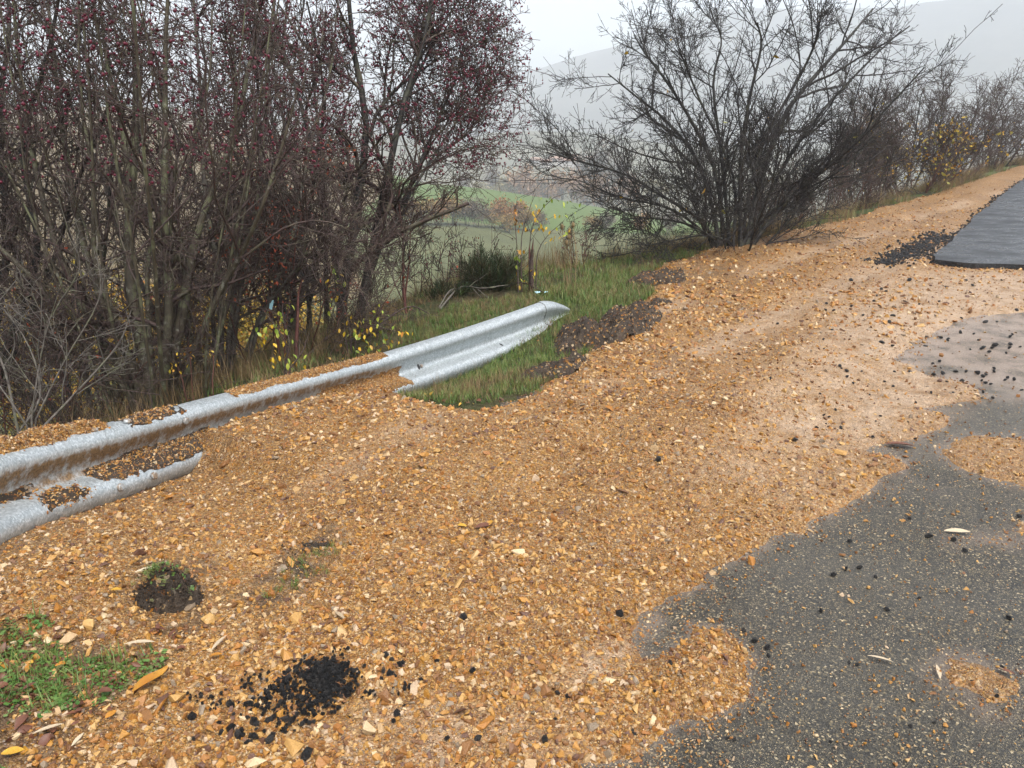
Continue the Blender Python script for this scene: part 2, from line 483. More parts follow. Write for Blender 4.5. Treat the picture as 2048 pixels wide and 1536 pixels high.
# far terrain in polar bands: r, z for the middle of the view
RS = np.array([0, 30, 60, 90, 105, 118, 170, 215, 240, 300, 360, 430, 500, 530, 640, 760, 1080, 1300])
def far_z(x, y):
    r = np.hypot(x, y); th = np.degrees(np.arctan2(x, y))
    ridge = np.interp(th, [-60, -25, -12, -6.5, -4.5, -1, 2.8, 5.8, 8.7, 12, 20, 60], [4, 2, -4, -8.6, -8.9, -10.2, -12.0, -13.6, -15.2, -17, -17, -16])
    hedge = np.interp(th, [-30, -8, -4, 0, 6, 20, 60], [-8, -10.2, -10.6, -11.6, -12.0, -12.4, -12])
    hilltop = np.interp(th, [-60, -20, -8, -4.5, -2, 2, 5, 7, 10, 20, 60], [18, 16, -2, -7, 0.5, 2.0, 0.8, -1, -5, -6, -2])
    mid = np.interp(th, [-60, -25, -12, -5, 60], [14, 12, -6, -16, -16])
    m = np.interp(th, [-60, -20, -8, -3.5, -1, 3, 5.5, 8, 10, 13, 17, 22, 25, 27, 30, 34, 45, 60],
                  [40, 38, 36, 44, 51, 66, 76, 86, 103, 112, 112, 106, 104, 108, 112, 114, 100, 90])
    z = np.zeros_like(r)
    zb = [np.full_like(r, -6), np.full_like(r, -9), np.full_like(r, -11.2), .5 * (hedge - 11.4), hedge, hedge - .4, ridge, .5 * (mid - 22) + .3 * (ridge + 14), mid - 5, mid - 6, mid, mid * .5 - 4, hilltop - 3, hilltop, hilltop - 3,
          m * .16, m * 1.385, m * 1.36]
    for i in range(len(RS) - 1):
        f = np.clip((r - RS[i]) / (RS[i + 1] - RS[i]), 0, 1)
        f = f * f * (3 - 2 * f) if i in (5, 6, 11, 12, 13) else f
        z = np.where((r >= RS[i]) & (r <= RS[i + 1]), zb[i] * (1 - f) + zb[i + 1] * f, z)
    z = z + np.where(r > 250, fbm(x, y, .012, 4, 31) * np.clip((r - 250) / 300, 0, 1) * 5.0, 0) + np.where(r > 100, fbm(x, y, .03, 3, 41) * .5, 0)
    return z

def H(x, y):
    sh = np.shape(x)
    x = np.asarray(x, float).ravel(); y = np.asarray(y, float).ravel()
    z = base_z(x, y)
    d, par, _ = seg_dist(x, y, rail_c)
    zt = np.interp(par, np.arange(len(rail_c)), rail_c[:, 2] + np.array(rail_drop))
    z = z + (zt - z) * np.exp(-(d / .55) ** 2)
    # a low mound of gravel in the near left corner
    z = z + .07 * np.exp(-(((x + 1.5) / .8) ** 2 + ((y - 1.5) / .9) ** 2))
    dc, parc, side = seg_dist(x, y, CREST)
    s = np.where(side > 0, dc, 0)
    drop = 11.5 * (1 - np.exp(-(np.maximum(s - .05, 0) / 16.0) ** 1.35))
    zb = z - drop
    r = np.hypot(x, y)
    f = sstep(18, 75, r) * sstep(4, 26, s)
    th = np.degrees(np.arctan2(x, y))
    out = (np.abs(th) > 70) & (r > 60)
    zf = far_z(x, y)
    zf = np.where(np.abs(th) > 90, 0.024 * np.clip(r, 0, 200) * .2, zf)
    z = zb * (1 - f) + zf * f
    # small relief of the verge and the bank
    z = z + sstep(0.0, 1.5, s) * fbm(x, y, .9, 4, 5) * .07 * sstep(90, 20, r)
    return z.reshape(sh)

def ground(px, py, lift=0.0):
    """point where the photograph's pixel meets the ground"""
    d = ray(px, py); d = d / np.linalg.norm(d)
    ts = np.concatenate([np.linspace(.8, 30, 1200), np.geomspace(30.1, 1220, 1500)])
    P = np.array([0, 0, CAMZ]) + ts[:, None] * d
    g = P[:, 2] - H(P[:, 0], P[:, 1])
    k = np.argmax(g < 0)
    if not (g < 0).any(): k = len(ts) - 1
    t = ts[k - 1] + (ts[k] - ts[k - 1]) * g[k - 1] / (g[k - 1] - g[k] + 1e-9)
    p = np.array([0, 0, CAMZ]) + t * d
    p[2] += lift
    return p

def gpts(lst): return [tuple(ground(*p)[:2]) for p in lst]

# ------------------------------------------------------------------ outlines on the ground
ROADSIDE = gpts([(1180, 1535), (1300, 1500), (1330, 1470), (1400, 1425), (1470, 1385), (1490, 1310), (1450, 1258), (1390, 1252), (1335, 1296), (1290, 1308),
                 (1268, 1270), (1310, 1215), (1400, 1150), (1520, 1100), (1600, 1060), (1680, 1010), (1740, 960), (1800, 925), (1730, 898),
                 (1860, 858), (1920, 832), (1840, 812), (1945, 795), (1960, 772), (1850, 748), (1780, 715), (1830, 680), (1900, 640), (2047, 622), (2300, 610)])
MATFRONT = gpts([(2300, 550), (2047, 540), (1950, 536), (1870, 529)])
MATEDGE = gpts([(1862, 519), (1900, 490), (1930, 460), (1960, 430), (2000, 395), (2047, 363)])
e0 = np.array(MATEDGE[-1]); dirf = np.array(MATEDGE[-1]) - np.array(MATEDGE[-2]); dirf = dirf / np.linalg.norm(dirf)
c0 = np.array((16.8, 25.3)); c1 = np.array((60., 66.)); cd = (c1 - c0) / np.linalg.norm(c1 - c0)
MATFAR = [tuple(e0 + cd * k) for k in (10, 25, 45)]
VERGESIDE = gpts([(2047, 329), (1850, 392), (1700, 436), (1600, 457), (1500, 483), (1400, 505), (1330, 528), (1288, 552), (1306, 585), (1235, 655), (1150, 722),
                  (1060, 788), (950, 822), (840, 806)])
def rail_off(i, off):
    p = rail_c[i][:2]; q = rail_c[min(i + 1, len(rail_c) - 1)][:2] - rail_c[max(i - 1, 0)][:2]
    q = q / np.linalg.norm(q)
    return tuple(p + off * np.array([-q[1], q[0]]))
RAILSIDE = [rail_off(10, -.02), rail_off(8, .03), rail_off(7, .03), rail_off(5, .05), rail_off(4, .05), rail_off(3, .05), rail_off(2, .05), rail_off(1, .05), rail_off(0, .05)]
GRAVEL = ROADSIDE + MATFRONT + MATEDGE + MATFAR + [tuple(c0 + cd * k) for k in (45, 20)] + VERGESIDE + RAILSIDE + [(-1.6, -.6), (.1, -.6), (.12, .8)]
ISLANDS = [gpts([(1890, 905), (1940, 870), (2046, 865), (2200, 870), (2200, 950), (2046, 965), (1960, 945)]),
           gpts([(1850, 1330), (1890, 1300), (1960, 1285), (2020, 1330), (2046, 1385), (1990, 1400), (1900, 1380)]),
           gpts([(1860, 1075), (1950, 1050), (2046, 1040), (2100, 1060), (2040, 1100), (1930, 1100)])]

def gravel_sd(x, y):
    x = np.asarray(x); y = np.asarray(y)
    r = np.hypot(x, y)
    wob = fbm(x, y, 2.3, 5, 77) * (.05 + .012 * r) + fbm(x, y, 11, 3, 79) * .045
    sd = poly_sd(x, y, GRAVEL)
    far = sstep(16, 26, r)
    return sd + wob * (1 - far)

def island_sd(x, y):
    s = np.full(np.shape(x), -9.0)
    for p in ISLANDS: s = np.maximum(s, poly_sd(x, y, p))
    return s + fbm(x, y, 4, 5, 78) * .14

DUST = [(gpts([(1700, 640), (1850, 620), (2300, 610), (2300, 800), (2040, 790), (1880, 770)]), .45, .85),
        (gpts([(1100, 1390), (1160, 1330), (1270, 1270), (1310, 1215), (1330, 1235), (1270, 1310), (1190, 1370)]), .08, 1.0),
        (gpts([(1640, 620), (1800, 560), (1960, 548), (2047, 550), (2300, 560), (2300, 680), (2047, 700), (1900, 760), (1700, 900), (1500, 960), (1550, 800)]), .5, .9),
        (gpts([(600, 1000), (690, 930), (780, 880), (860, 840), (930, 845), (860, 890), (760, 950)]), .14, .42),
        (gpts([(1700, 930), (1850, 860), (1930, 790), (1830, 690), (1650, 800)]), .3, .9),
        (gpts([(640, 1535), (760, 1440), (1000, 1420), (1200, 1450), (1250, 1535)]), .15, .55)]
SOIL = [(gpts([(430, 1230), (560, 1150), (640, 1080), (680, 1090), (620, 1180), (540, 1230)]), .08, 1.0),
        (gpts([(-100, 1400), (60, 1320), (200, 1300), (300, 1360), (240, 1470), (140, 1600), (-150, 1640)]), .12, .8),
        (gpts([(230, 1240), (280, 1150), (420, 1150), (440, 1260), (380, 1330), (230, 1500), (100, 1535), (200, 1400), (330, 1330)]), .06, .8),
        (gpts([(-100, 1120), (200, 1040), (300, 1000), (330, 1020), (150, 1090), (-50, 1180)]), .1, .45),
        (gpts([(1330, 540), (1500, 520), (1480, 560), (1350, 575)]), .2, .5)]
def zone(x, y, zs):
    out = np.zeros(np.shape(x))
    for p, soft, a in zs:
        out = np.maximum(out, a * sstep(-soft, soft, poly_sd(x, y, p) + fbm(x, y, 4, 4, 91) * soft * .8))
    return out

def ruts(x, y):
    v = x * VD[0] + y * VD[1]; u = x * UD[0] + y * UD[1]
    w_ = v + .10 * u * 0 + fbm(x, y, .35, 3, 15) * .25
    a = np.exp(-((w_ - 2.55) / .20) ** 2) + np.exp(-((w_ - 3.45) / .16) ** 2) * .8 + np.exp(-((w_ - 1.2) / .22) ** 2) * .8
    return np.clip(a * sstep(2.2, 4.5, u) * sstep(-.25, .25, fbm(x, y, 1.4, 4, 16) + .2), 0, 1)
def gravel_lift(x, y, sd):
    """thickness of the gravel sheet over the ground: lumps, windrows and wheel ruts"""
    r = np.hypot(x, y)
    _, _, _ = 0, 0, 0
    v = x * VD[0] + y * VD[1]; u = x * UD[0] + y * UD[1]
    body = sstep(-.02, .55, sd)
    lump = fbm(x, y, 1.1, 4, 3) * .06 + fbm(x, y, 4.5, 4, 13) * .03
    ridge = (np.sin(v * 9 + fbm(x, y, .6, 2, 4) * 3) * .012 + np.exp(-((v - 1.75) / .28) ** 2) * .09 * sstep(2.2, 3.4, u) * sstep(9, 6, u))
    dust = zone(x, y, DUST)
    ridge = ridge - ruts(x, y) * .035
    t = -.035 + .05 * sstep(-.12, .12, sd) + body * (.03 + (lump + ridge) * (1 - .8 * dust)) 
    return t + sstep(-.1, .1, sd) * fbm(x, y, 22, 3, 23) * .008

def soft_ground(x, y):
    """the base sheet: sunk a little where gravel or road lies on it"""
    z = H(x, y)
    sd = poly_sd(x, y, GRAVEL)
    dcr, _, side = seg_dist(x, y, CREST)
    onroad = (side.reshape(np.shape(x)) <= 0) & (poly_sd(x, y, VERGE_IN) < 0)
    return z - np.where(onroad, .06, 0.0) * 1.0

# verge grass area inside the crest line (between rail end, heaps and crest)
VERGE_IN = gpts([(845, 806), (950, 822), (1060, 788), (1150, 722), (1235, 655), (1306, 585), (1288, 552), (1330, 528), (1400, 505)]) + [(1.5, 8.9), (.5, 8.3), (-.3, 7.6), (-.85, 6.4), (-1.1, 5.3), (-1.0, 4.9)]

# ------------------------------------------------------------------ ground sheet (polar), split by what grows on it
th_f = np.concatenate([np.linspace(-180, -48, 34)[:-1], np.linspace(-48, 48, 420), np.linspace(48, 180, 34)[1:]])
rr = np.geomspace(.35, 1230, 345)
TH, RR = np.meshgrid(np.radians(th_f), rr)
X = RR * np.sin(TH); Y = RR * np.cos(TH)
Z = soft_ground(X, Y)
V = np.stack([X.ravel(), Y.ravel(), Z.ravel()], 1)
F = grid_faces(*X.shape)[:, ::-1]
# close the middle under the camera
cen = len(V); V = np.vstack([V, [[0, 0, soft_ground(np.array([0.]), np.array([0.]))[0]]]])
fc = V[F].mean(1)
rf = np.hypot(fc[:, 0], fc[:, 1]); tf = np.degrees(np.arctan2(fc[:, 0], fc[:, 1]))
_, _, sidef = seg_dist(fc[:, 0], fc[:, 1], CREST)
beyond = sidef > 0
left = tf < -11 + 2 * np.sin(rf * .05)
reg = np.zeros(len(F), int)
reg[beyond & (rf > 24) & (rf <= 113)] = 1
reg[beyond & (rf > 113) & (rf <= 178)] = 2
reg[beyond & (rf > 178) & (rf <= 470)] = 3
reg[beyond & (rf > 470) & (rf <= 650)] = 4
reg[beyond & (rf > 650)] = 5
reg[beyond & left & (rf > 60) & (rf <= 470)] = 6
for k, (nm, m) in enumerate([('ground', 'verge'), ('meadow', 'meadow'), ('crop_field', 'crop'), ('valley_fields', 'farland'), ('hill', 'hill'), ('mountain', 'mountain'), ('hillside', 'scrubland')]):
    Vk, Fk, _ = prune(V, F, reg == k)
    fl = [Fk]
    if k == 0:
        nc = len(th_f)
        Vk2 = np.vstack([Vk, V[cen]])
        # first ring vertices keep their order inside the pruned set
        ring = [int(np.argmin(np.abs(Vk - V[j]).sum(1))) for j in range(0, nc)]
        tri = np.array([[ring[j + 1], ring[j], len(Vk2) - 1] for j in range(nc - 1)])
        Vk = Vk2; fl = [Fk, tri]
    tag(link(nm, mesh_np(nm, Vk, fl, [M[m]])), kind='structure')

def ggpts(lst): return [tuple(gground(*p)[:2]) for p in lst]
def gground(px, py):
    """point where the photograph's pixel meets the top of the gravel"""
    p = ground(px, py); d = ray(px, py)
    for _ in range(2):
        z = float(grav_z(p[:1], p[1:2])[0]) if gravel_sd(p[:1], p[1:2])[0] > -.05 else float(H(p[:1], p[1:2])[0])
        p = np.array([0, 0, CAMZ]) + d * ((z - CAMZ) / d[2])
    return p
# ------------------------------------------------------------------ gravel sheet, old road, islands, new asphalt
def polar_sheet(name, th0, th1, nth, r0, r1, nr, fz, keepf, mat, attrs):
    T2, R2 = np.meshgrid(np.radians(np.linspace(th0, th1, nth)), np.geomspace(r0, r1, nr))
    x = R2 * np.sin(T2); y = R2 * np.cos(T2)
    z = fz(x, y)
    Vs = np.stack([x.ravel(), y.ravel(), z.ravel()], 1)
    Fs = grid_faces(nr, nth)[:, ::-1]
    k = keepf(x, y).ravel()
    keep = k[Fs].any(1)
    at_ = {n: f(x, y).ravel() for n, f in attrs.items()}
    Vk, Fk, ak = prune(Vs, Fs, keep, at_)
    return tag(link(name, mesh_np(name, Vk, [Fk], [mat], attrs=ak)), kind='structure')

def grav_z(x, y):
    return H(x, y) + gravel_lift(x, y, gravel_sd(x, y))
def grav_soil(x, y):
    d, _, _ = seg_dist(x, y, rail_c)
    base = zone(x, y, SOIL)
    return np.maximum(base, .35 * sstep(.5, .1, d).reshape(np.shape(x)))
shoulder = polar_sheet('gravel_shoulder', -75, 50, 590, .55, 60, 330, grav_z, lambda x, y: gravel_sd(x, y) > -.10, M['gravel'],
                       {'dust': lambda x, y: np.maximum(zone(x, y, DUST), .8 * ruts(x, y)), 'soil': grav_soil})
ROADPOLY = [(-.3, -.6), (-.5, 1.0)] + [(p[0] - .35, p[1] + .3) for p in ROADSIDE] + [(9, 6.6), (16, 12), (40, 36), (46, 30), (9, -2), (5, -3)]
def road_sd(x, y):
    v = x * VD[0] + y * VD[1]
    return np.where((v < 3.0) & (v > -9), 1.0, -1.0)
def road_dust(x, y):
    g = gravel_sd(x, y); i = island_sd(x, y)
    u = x * UD[0] + y * UD[1]; v = x * VD[0] + y * VD[1]
    wash = .42 * sstep(.05, .55, fbm(u * .5, v * 1.8, 1.1, 5, 401)) * sstep(2.0, 5.0, y)
    near = np.maximum(sstep(-.06, .03, g) * .6, sstep(-.08, 0.04, i) * .35)
    r = np.hypot(x, y)
    return np.clip(np.maximum(np.maximum(near, wash), zone(x, y, DUST) * .78), 0, 1)
road = polar_sheet('old_road', -20, 75, 330, .5, 70, 220, lambda x, y: H(x, y) - .012 + fbm(x, y, .8, 3, 9) * .006, lambda x, y: (road_sd(x, y) > 0) & (gravel_sd(x, y) < .4), M['road'], {'dust': road_dust})
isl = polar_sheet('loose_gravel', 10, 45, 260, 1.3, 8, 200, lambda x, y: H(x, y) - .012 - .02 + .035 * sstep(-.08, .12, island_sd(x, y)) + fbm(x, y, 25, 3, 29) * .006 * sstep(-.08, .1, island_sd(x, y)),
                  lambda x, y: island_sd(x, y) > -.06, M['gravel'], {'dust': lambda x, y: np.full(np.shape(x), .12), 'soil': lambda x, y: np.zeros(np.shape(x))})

def slab(name, outline, height, mat, wob=.06):
    pts = []
    n = len(outline)
    for i in range(n):
        a = np.array(outline[i]); b = np.array(outline[(i + 1) % n])
        L = np.linalg.norm(b - a)
        if np.hypot(*a) > 40 and np.hypot(*b) > 40: m = 1
        else: m = max(1, int(min(L, 20) / .06))
        for k in range(m): pts.append(a + (b - a) * k / m)
    pts = np.array(pts)
    pts = pts + np.stack([fbm(pts[:, 0], pts[:, 1], 3, 4, 51), fbm(pts[:, 0], pts[:, 1], 3, 4, 52)], 1) * wob
    bm = bmesh.new()
    top = [bm.verts.new((p[0], p[1], H(np.array([p[0]]), np.array([p[1]]))[0] + height)) for p in pts]
    f = bm.faces.new(top)
    r = bmesh.ops.extrude_face_region(bm, geom=[f])
    vs = [e for e in r['geom'] if isinstance(e, bmesh.types.BMVert)]
    # the extruded copy becomes the top inset; the first ring drops to the ground with a crumbling slope
    cx = pts.mean(0)
    for vv in top:
        vv.co.z -= height + .04
    for vv in vs:
        pass
    bmesh.ops.recalc_face_normals(bm, faces=bm.faces)
    bmesh.ops.triangulate(bm, faces=[f for f in bm.faces if len(f.verts) > 4])
    me = bpy.data.meshes.new(name); bm.to_mesh(me); bm.free()
    me.materials.append(mat)
    return tag(link(name, me), kind='structure')
rtside = [tuple(np.array(p) + np.array([7.5, -7.0])) for p in (MATFAR[-1],)]
slab('new_road', [(MATFRONT[0][0] + 6, MATFRONT[0][1] - 1.0)] + MATFRONT + MATEDGE + MATFAR + rtside, .055, M['mat'])

# ------------------------------------------------------------------ scatter: points carrying instances
def proto_coll(name, meshes):
    c = bpy.data.collections.new(name)
    for i, me in enumerate(meshes):
        o = bpy.data.objects.new('%s_%02d' % (name, i), me)
        c.objects.link(o)
    return c

def scatter(name, pts, rot, scl, idx, coll, parent=None):
    me = mesh_np(name, pts, [], attrs={'rot': rot, 'scl': scl, 'idx': np.asarray(idx, np.int32)})
    o = link(name, me, parent)
    ng = bpy.data.node_groups.new(name + '_scatter', 'GeometryNodeTree')
    ng.interface.new_socket('Geometry', in_out='INPUT', socket_type='NodeSocketGeometry')
    ng.interface.new_socket('Geometry', in_out='OUTPUT', socket_type='NodeSocketGeometry')
    gi = ng.nodes.new('NodeGroupInput'); go = ng.nodes.new('NodeGroupOutput')
    ci = ng.nodes.new('GeometryNodeCollectionInfo')
    ci.inputs['Collection'].default_value = coll
    ci.inputs['Separate Children'].default_value = True
    ci.inputs['Reset Children'].default_value = True
    ip = ng.nodes.new('GeometryNodeInstanceOnPoints')
    ip.inputs['Pick Instance'].default_value = True
    def na(nm, ty):
        k = ng.nodes.new('GeometryNodeInputNamedAttribute'); k.data_type = ty; k.inputs['Name'].default_value = nm
        return k.outputs['Attribute']
    e2r = ng.nodes.new('FunctionNodeEulerToRotation')
    L = ng.links.new
    L(na('rot', 'FLOAT_VECTOR'), e2r.inputs[0]); L(e2r.outputs[0], ip.inputs['Rotation'])
    L(na('scl', 'FLOAT_VECTOR'), ip.inputs['Scale'])
    L(na('idx', 'INT'), ip.inputs['Instance Index'])
    L(gi.outputs[0], ip.inputs['Points']); L(ci.outputs[0], ip.inputs['Instance'])
    L(ip.outputs[0], go.inputs[0])
    md = o.modifiers.new('scatter', 'NODES'); md.node_group = ng
    o['kind'] = 'stuff'
    return o

def rock_mesh(name, seed, flat=.6, n=11, mat=None, jag=0.0):
    rs = np.random.default_rng(seed)
    bm = bmesh.new()
    p = rs.normal(size=(n, 3)); p /= np.linalg.norm(p, axis=1)[:, None]
    p *= rs.uniform(.75, 1.1, (n, 1))
    p *= np.array([1.0, rs.uniform(.6, .9), flat * rs.uniform(.7, 1.15)])
    for q in p: bm.verts.new(q)
    bmesh.ops.convex_hull(bm, input=bm.verts)
    for vv in [v for v in bm.verts if not v.link_faces]: bm.verts.remove(vv)
    me = bpy.data.meshes.new(name); bm.to_mesh(me); bm.free()
    if mat: me.materials.append(mat)
    return me
rocks = [rock_mesh('stone', 100 + i, [.65, .8, .5, .9, .45, .75, .6, .95][i], 10 + i % 4, M['stone']) for i in range(8)]
def crumb_mesh(name, seed):
    rs = np.random.default_rng(seed)
    bm = bmesh.new()
    bmesh.ops.create_icosphere(bm, subdivisions=1, radius=1)
    for v in bm.verts:
        v.co = v.co * rs.uniform(.65, 1.2)
        v.co.z *= .75
    me = bpy.data.meshes.new(name); bm.to_mesh(me); bm.free(); me.materials.append(M['crumb'])
    return me
crumbs = [crumb_mesh('asphalt_lump', 300 + i) for i in range(5)]
rock_coll = proto_coll('pebble_shapes', rocks)
crumb_coll = proto_coll('crumb_shapes', crumbs)

def rand_rot(n, tilt=.5):
    return np.stack([rng.normal(0, tilt, n), rng.normal(0, tilt, n), rng.uniform(0, 6.283, n)], 1)

def pebble_field(name, n, parent, r0, r1, accept, surf, smin, smax, tilt=.6):
    th = np.radians(rng.uniform(-40, 41, n)); r = r0 * (r1 / r0) ** rng.uniform(0, 1, n) ** .8
    x = r * np.sin(th); y = r * np.cos(th)
    k = rng.uniform(0, 1, n) < accept(x, y)
    x, y, r = x[k], y[k], r[k]
    m = len(x)
    coarse = 1 + .55 * fbm(x, y, 1.3, 3, 66) + .45 * sstep(.3, -.7, x) * sstep(3.2, 2.0, r)
    s = smin * (smax / smin) ** (rng.uniform(0, 1, m) ** 4.6) * np.clip(r / 3.0, 1, 2.1) * np.clip(coarse, .4, 1.05)
    z = surf(x, y) + s * .12
    pts = np.stack([x, y, z], 1)
    scl = np.stack([s, s, s], 1) * rng.uniform(.8, 1.2, (m, 3))
    return scatter(name, pts, rand_rot(m, tilt), scl, rng.integers(0, 8, m), rock_coll, parent)

def acc_gravel(x, y):
    sd = gravel_sd(x, y)
    d = zone(x, y, DUST); so = zone(x, y, SOIL)
    r = np.hypot(x, y)
    return sstep(-.06, .06, sd) * (1 - .72 * d) * (1 - .6 * so) * sstep(24, 11, r) * (1 - .8 * ruts(x, y))
pebble_field('pebbles', 420000, shoulder, 1.15, 26, acc_gravel, grav_z, .0029, .0170)
def acc_isl(x, y): return sstep(-.10, .1, island_sd(x, y)) * .9
pebble_field('pebbles', 60000, isl, 1.3, 8, acc_isl, lambda x, y: H(x, y) + .004, .004, .012)
def acc_road(x, y):
    sd = gravel_sd(x, y); v = x * VD[0] + y * VD[1]
    clump = sstep(-.05, .35, fbm(x, y, 3, 4, 61))
    return np.where(sd < 0, .035 + .09 * clump + .95 * sstep(-.20, 0, sd) ** 2 + .12 * sstep(-.6, -.05, island_sd(x, y)), 0)
pebble_field('pebbles', 110000, road, 1.15, 12, acc_road, lambda x, y: H(x, y) - .010, .003, .010)

# the larger stones that can be picked out one by one
def big_stones(n, parent, surf, accept, r0, r1, smin, smax):
    c = 0
    while c < n:
        th = math.radians(rng.uniform(-36, 36)); r = r0 + (r1 - r0) * rng.uniform() ** 1.25
        x, y = r * math.sin(th), r * math.cos(th)
        xa, ya = np.array([x]), np.array([y])
        if rng.uniform() > accept(xa, ya)[0]: continue
        s = smin + (smax - smin) * rng.uniform() ** 2.5
        s *= min(1.5, max(1, r / 3))
        o = link('stone', rocks[rng.integers(0, 8)], parent, (x, y, float(surf(xa, ya)[0]) + s * .25),
                 (rng.normal(0, .45), rng.normal(0, .45), rng.uniform(0, 6.28)), (s * rng.uniform(.8, 1.3), s * rng.uniform(.7, 1), s * rng.uniform(.6, .9)))
        c += 1
big_stones(235, shoulder, grav_z, lambda x, y: np.clip(acc_gravel(x, y), 0, 1) * (.4 + .6 * sstep(.4, -.8, x)), 1.15, 3.9, .016, .036)
big_stones(150, road, lambda x, y: H(x, y) - .012, lambda x, y: np.where(gravel_sd(x, y) < -.03, .3 + .7 * sstep(-.6, -.05, island_sd(x, y)), 0), 1.25, 6.5, .006, .017)
for px, py, s in [(425, 1243, .036), (135, 1290, .032), (185, 1258, .028), (517, 1110, .027), (563, 1140, .024), (540, 1188, .03), (118, 1222, .03), (270, 1085, .02), (1090, 1385, .03),
                  (330, 1405, .028), (350, 1400, .026), (590, 1500, .034), (512, 1530, .027), (735, 1462, .032), (970, 1452, .03), (1025, 1505, .03), (1060, 1535, .03)]:
    p = gground(px, py)
    link('stone', rocks[rng.integers(0, 8)], shoulder, (p[0], p[1], float(grav_z(p[:1], p[1:2])[0]) + s * .3), (rng.normal(0, .4), rng.normal(0, .4), rng.uniform(0, 6)), (s * 1.1, s * .9, s * .8))

# loose black lumps of asphalt
def lumps(parent, lst, surf):
    for px, py, d in lst:
        p = gground(px, py)
        depth = p[1] * CP + (CAMZ - p[2]) * SP
        s = d * depth / FPX * .5
        link('asphalt_lump', crumbs[rng.integers(0, 5)], parent, (p[0], p[1], float(surf(p[:1], p[1:2])[0]) + s * .5),
             (rng.normal(0, .5), rng.normal(0, .5), rng.uniform(0, 6.28)), (s * rng.uniform(.9, 1.25), s, s * .85))
roadz = lambda x, y: H(x, y) - .01
lumps(road, [(1858, 1070, 20), (1700, 1080, 12), (1692, 1135, 13), (1720, 1132, 15), (1668, 1147, 13), (1775, 1215, 13), (1642, 1218, 11), (1840, 1192, 10), (1535, 1292, 15), (1537, 1308, 10), (1510, 1278, 14),
             (1488, 1258, 12), (2018, 1232, 14), (1908, 1078, 13), (1930, 1098, 12), (1820, 1034, 9), (2040, 1030, 14), (1875, 1540, 12), (1752, 1150, 9), (1700, 1320, 8), (1470, 1475, 9), (1455, 1472, 8),
             (1715, 1325, 9), (1508, 1415, 9), (2005, 1330, 11), (1945, 1360, 11), (1995, 1388, 10), (1870, 1440, 9), (1822, 1447, 9), (1661, 1478, 8), (1990, 690, 12), (2020, 672, 10), (1955, 745, 12), (1925, 760, 9)]
      + [(int(rng.uniform(1850, 2046)), int(rng.uniform(640, 800)), rng.uniform(5, 11)) for _ in range(45)], roadz)
lumps(shoulder, [(1763, 687, 12), (1778, 648, 11), (1787, 632, 9), (1818, 562, 10), (1772, 584, 8), (1945, 572, 9), (1850, 688, 13), (1680, 733, 8), (1590, 882, 13), (1320, 860, 8), (1316, 935, 15), (1633, 858, 11),
                 (1682, 857, 10), (1820, 745, 10), (1702, 562, 12), (1540, 758, 9), (1640, 788, 7), (927, 1236, 22), (772, 1312, 16), (780, 1354, 18), (795, 1432, 20), (945, 1345, 17), (873, 1325, 14), (1090, 1482, 18),
                 (893, 1480, 15), (955, 1478, 17), (1115, 1390, 13), (1135, 1395, 12), (1340, 1330, 14), (1310, 1385, 14), (612, 1517, 34), (383, 1438, 22), (460, 1410, 16), (1240, 1230, 16), (1265, 1465, 12),
                 (1110, 1440, 12), (1270, 1470, 10), (978, 1280, 10), (1555, 650, 7)]
      + [(int(rng.uniform(1640, 2040)), int(rng.uniform(560, 880)), rng.uniform(4.5, 9)) for _ in range(70)], grav_z)

# ------------------------------------------------------------------ guardrail
def w_profile(n=29):
    """W-beam section: (depth towards the road, height), 0.31 m tall, 0.083 m deep"""
    key = np.array([(.012, .162), (.030, .168), (.060, .150), (.083, .122), (.083, .088), (.066, .064), (.020, .030), (.006, .012), (.006, -.012), (.020, -.030),
                    (.066, -.064), (.083, -.088), (.083, -.122), (.060, -.150), (.030, -.168), (.012, -.162)])
    return catmull(key, n)
PROF = w_profile()
prof_s = np.concatenate([[0], np.cumsum(np.linalg.norm(np.diff(PROF, axis=0), axis=1))])
RC = catmull(rail_c, 240)
RL = np.concatenate([[0], np.cumsum(np.linalg.norm(np.diff(RC, axis=0), axis=1))])
def rail_frame(l):
    c = np.stack([np.interp(l, RL, RC[:, k]) for k in range(3)], -1)
    e = .03
    tn = np.stack([np.interp(l + e, RL, RC[:, k]) - np.interp(l - e, RL, RC[:, k]) for k in range(3)], -1)
    tn = tn / np.linalg.norm(tn, axis=-1, keepdims=True)
    tilt = np.radians(np.interp(l, RL[[0, 60, 120, 200, 239]], [24, 26, 24, 26, 30]))
    out = np.cross(tn, np.array([0, 0, 1.0])); out /= np.linalg.norm(out, axis=-1, keepdims=True)   # towards the road
    up = np.cross(out, tn)
    o2 = out * np.cos(tilt)[..., None] + up * np.sin(tilt)[..., None]
    u2 = up * np.cos(tilt)[..., None] - out * np.sin(tilt)[..., None]
    return c, o2, u2
def l_at_px(px):
    """distance along the rail where its middle line passes a pixel column"""
    d = RC - np.array([0, 0, CAMZ])
    zc = d[:, 1] * CP - d[:, 2] * SP
    q = CX + FPX * d[:, 0] / zc
    k = (zc > .6) & (RL > 2.0)
    return float(np.interp(px, q[k], RL[k]))
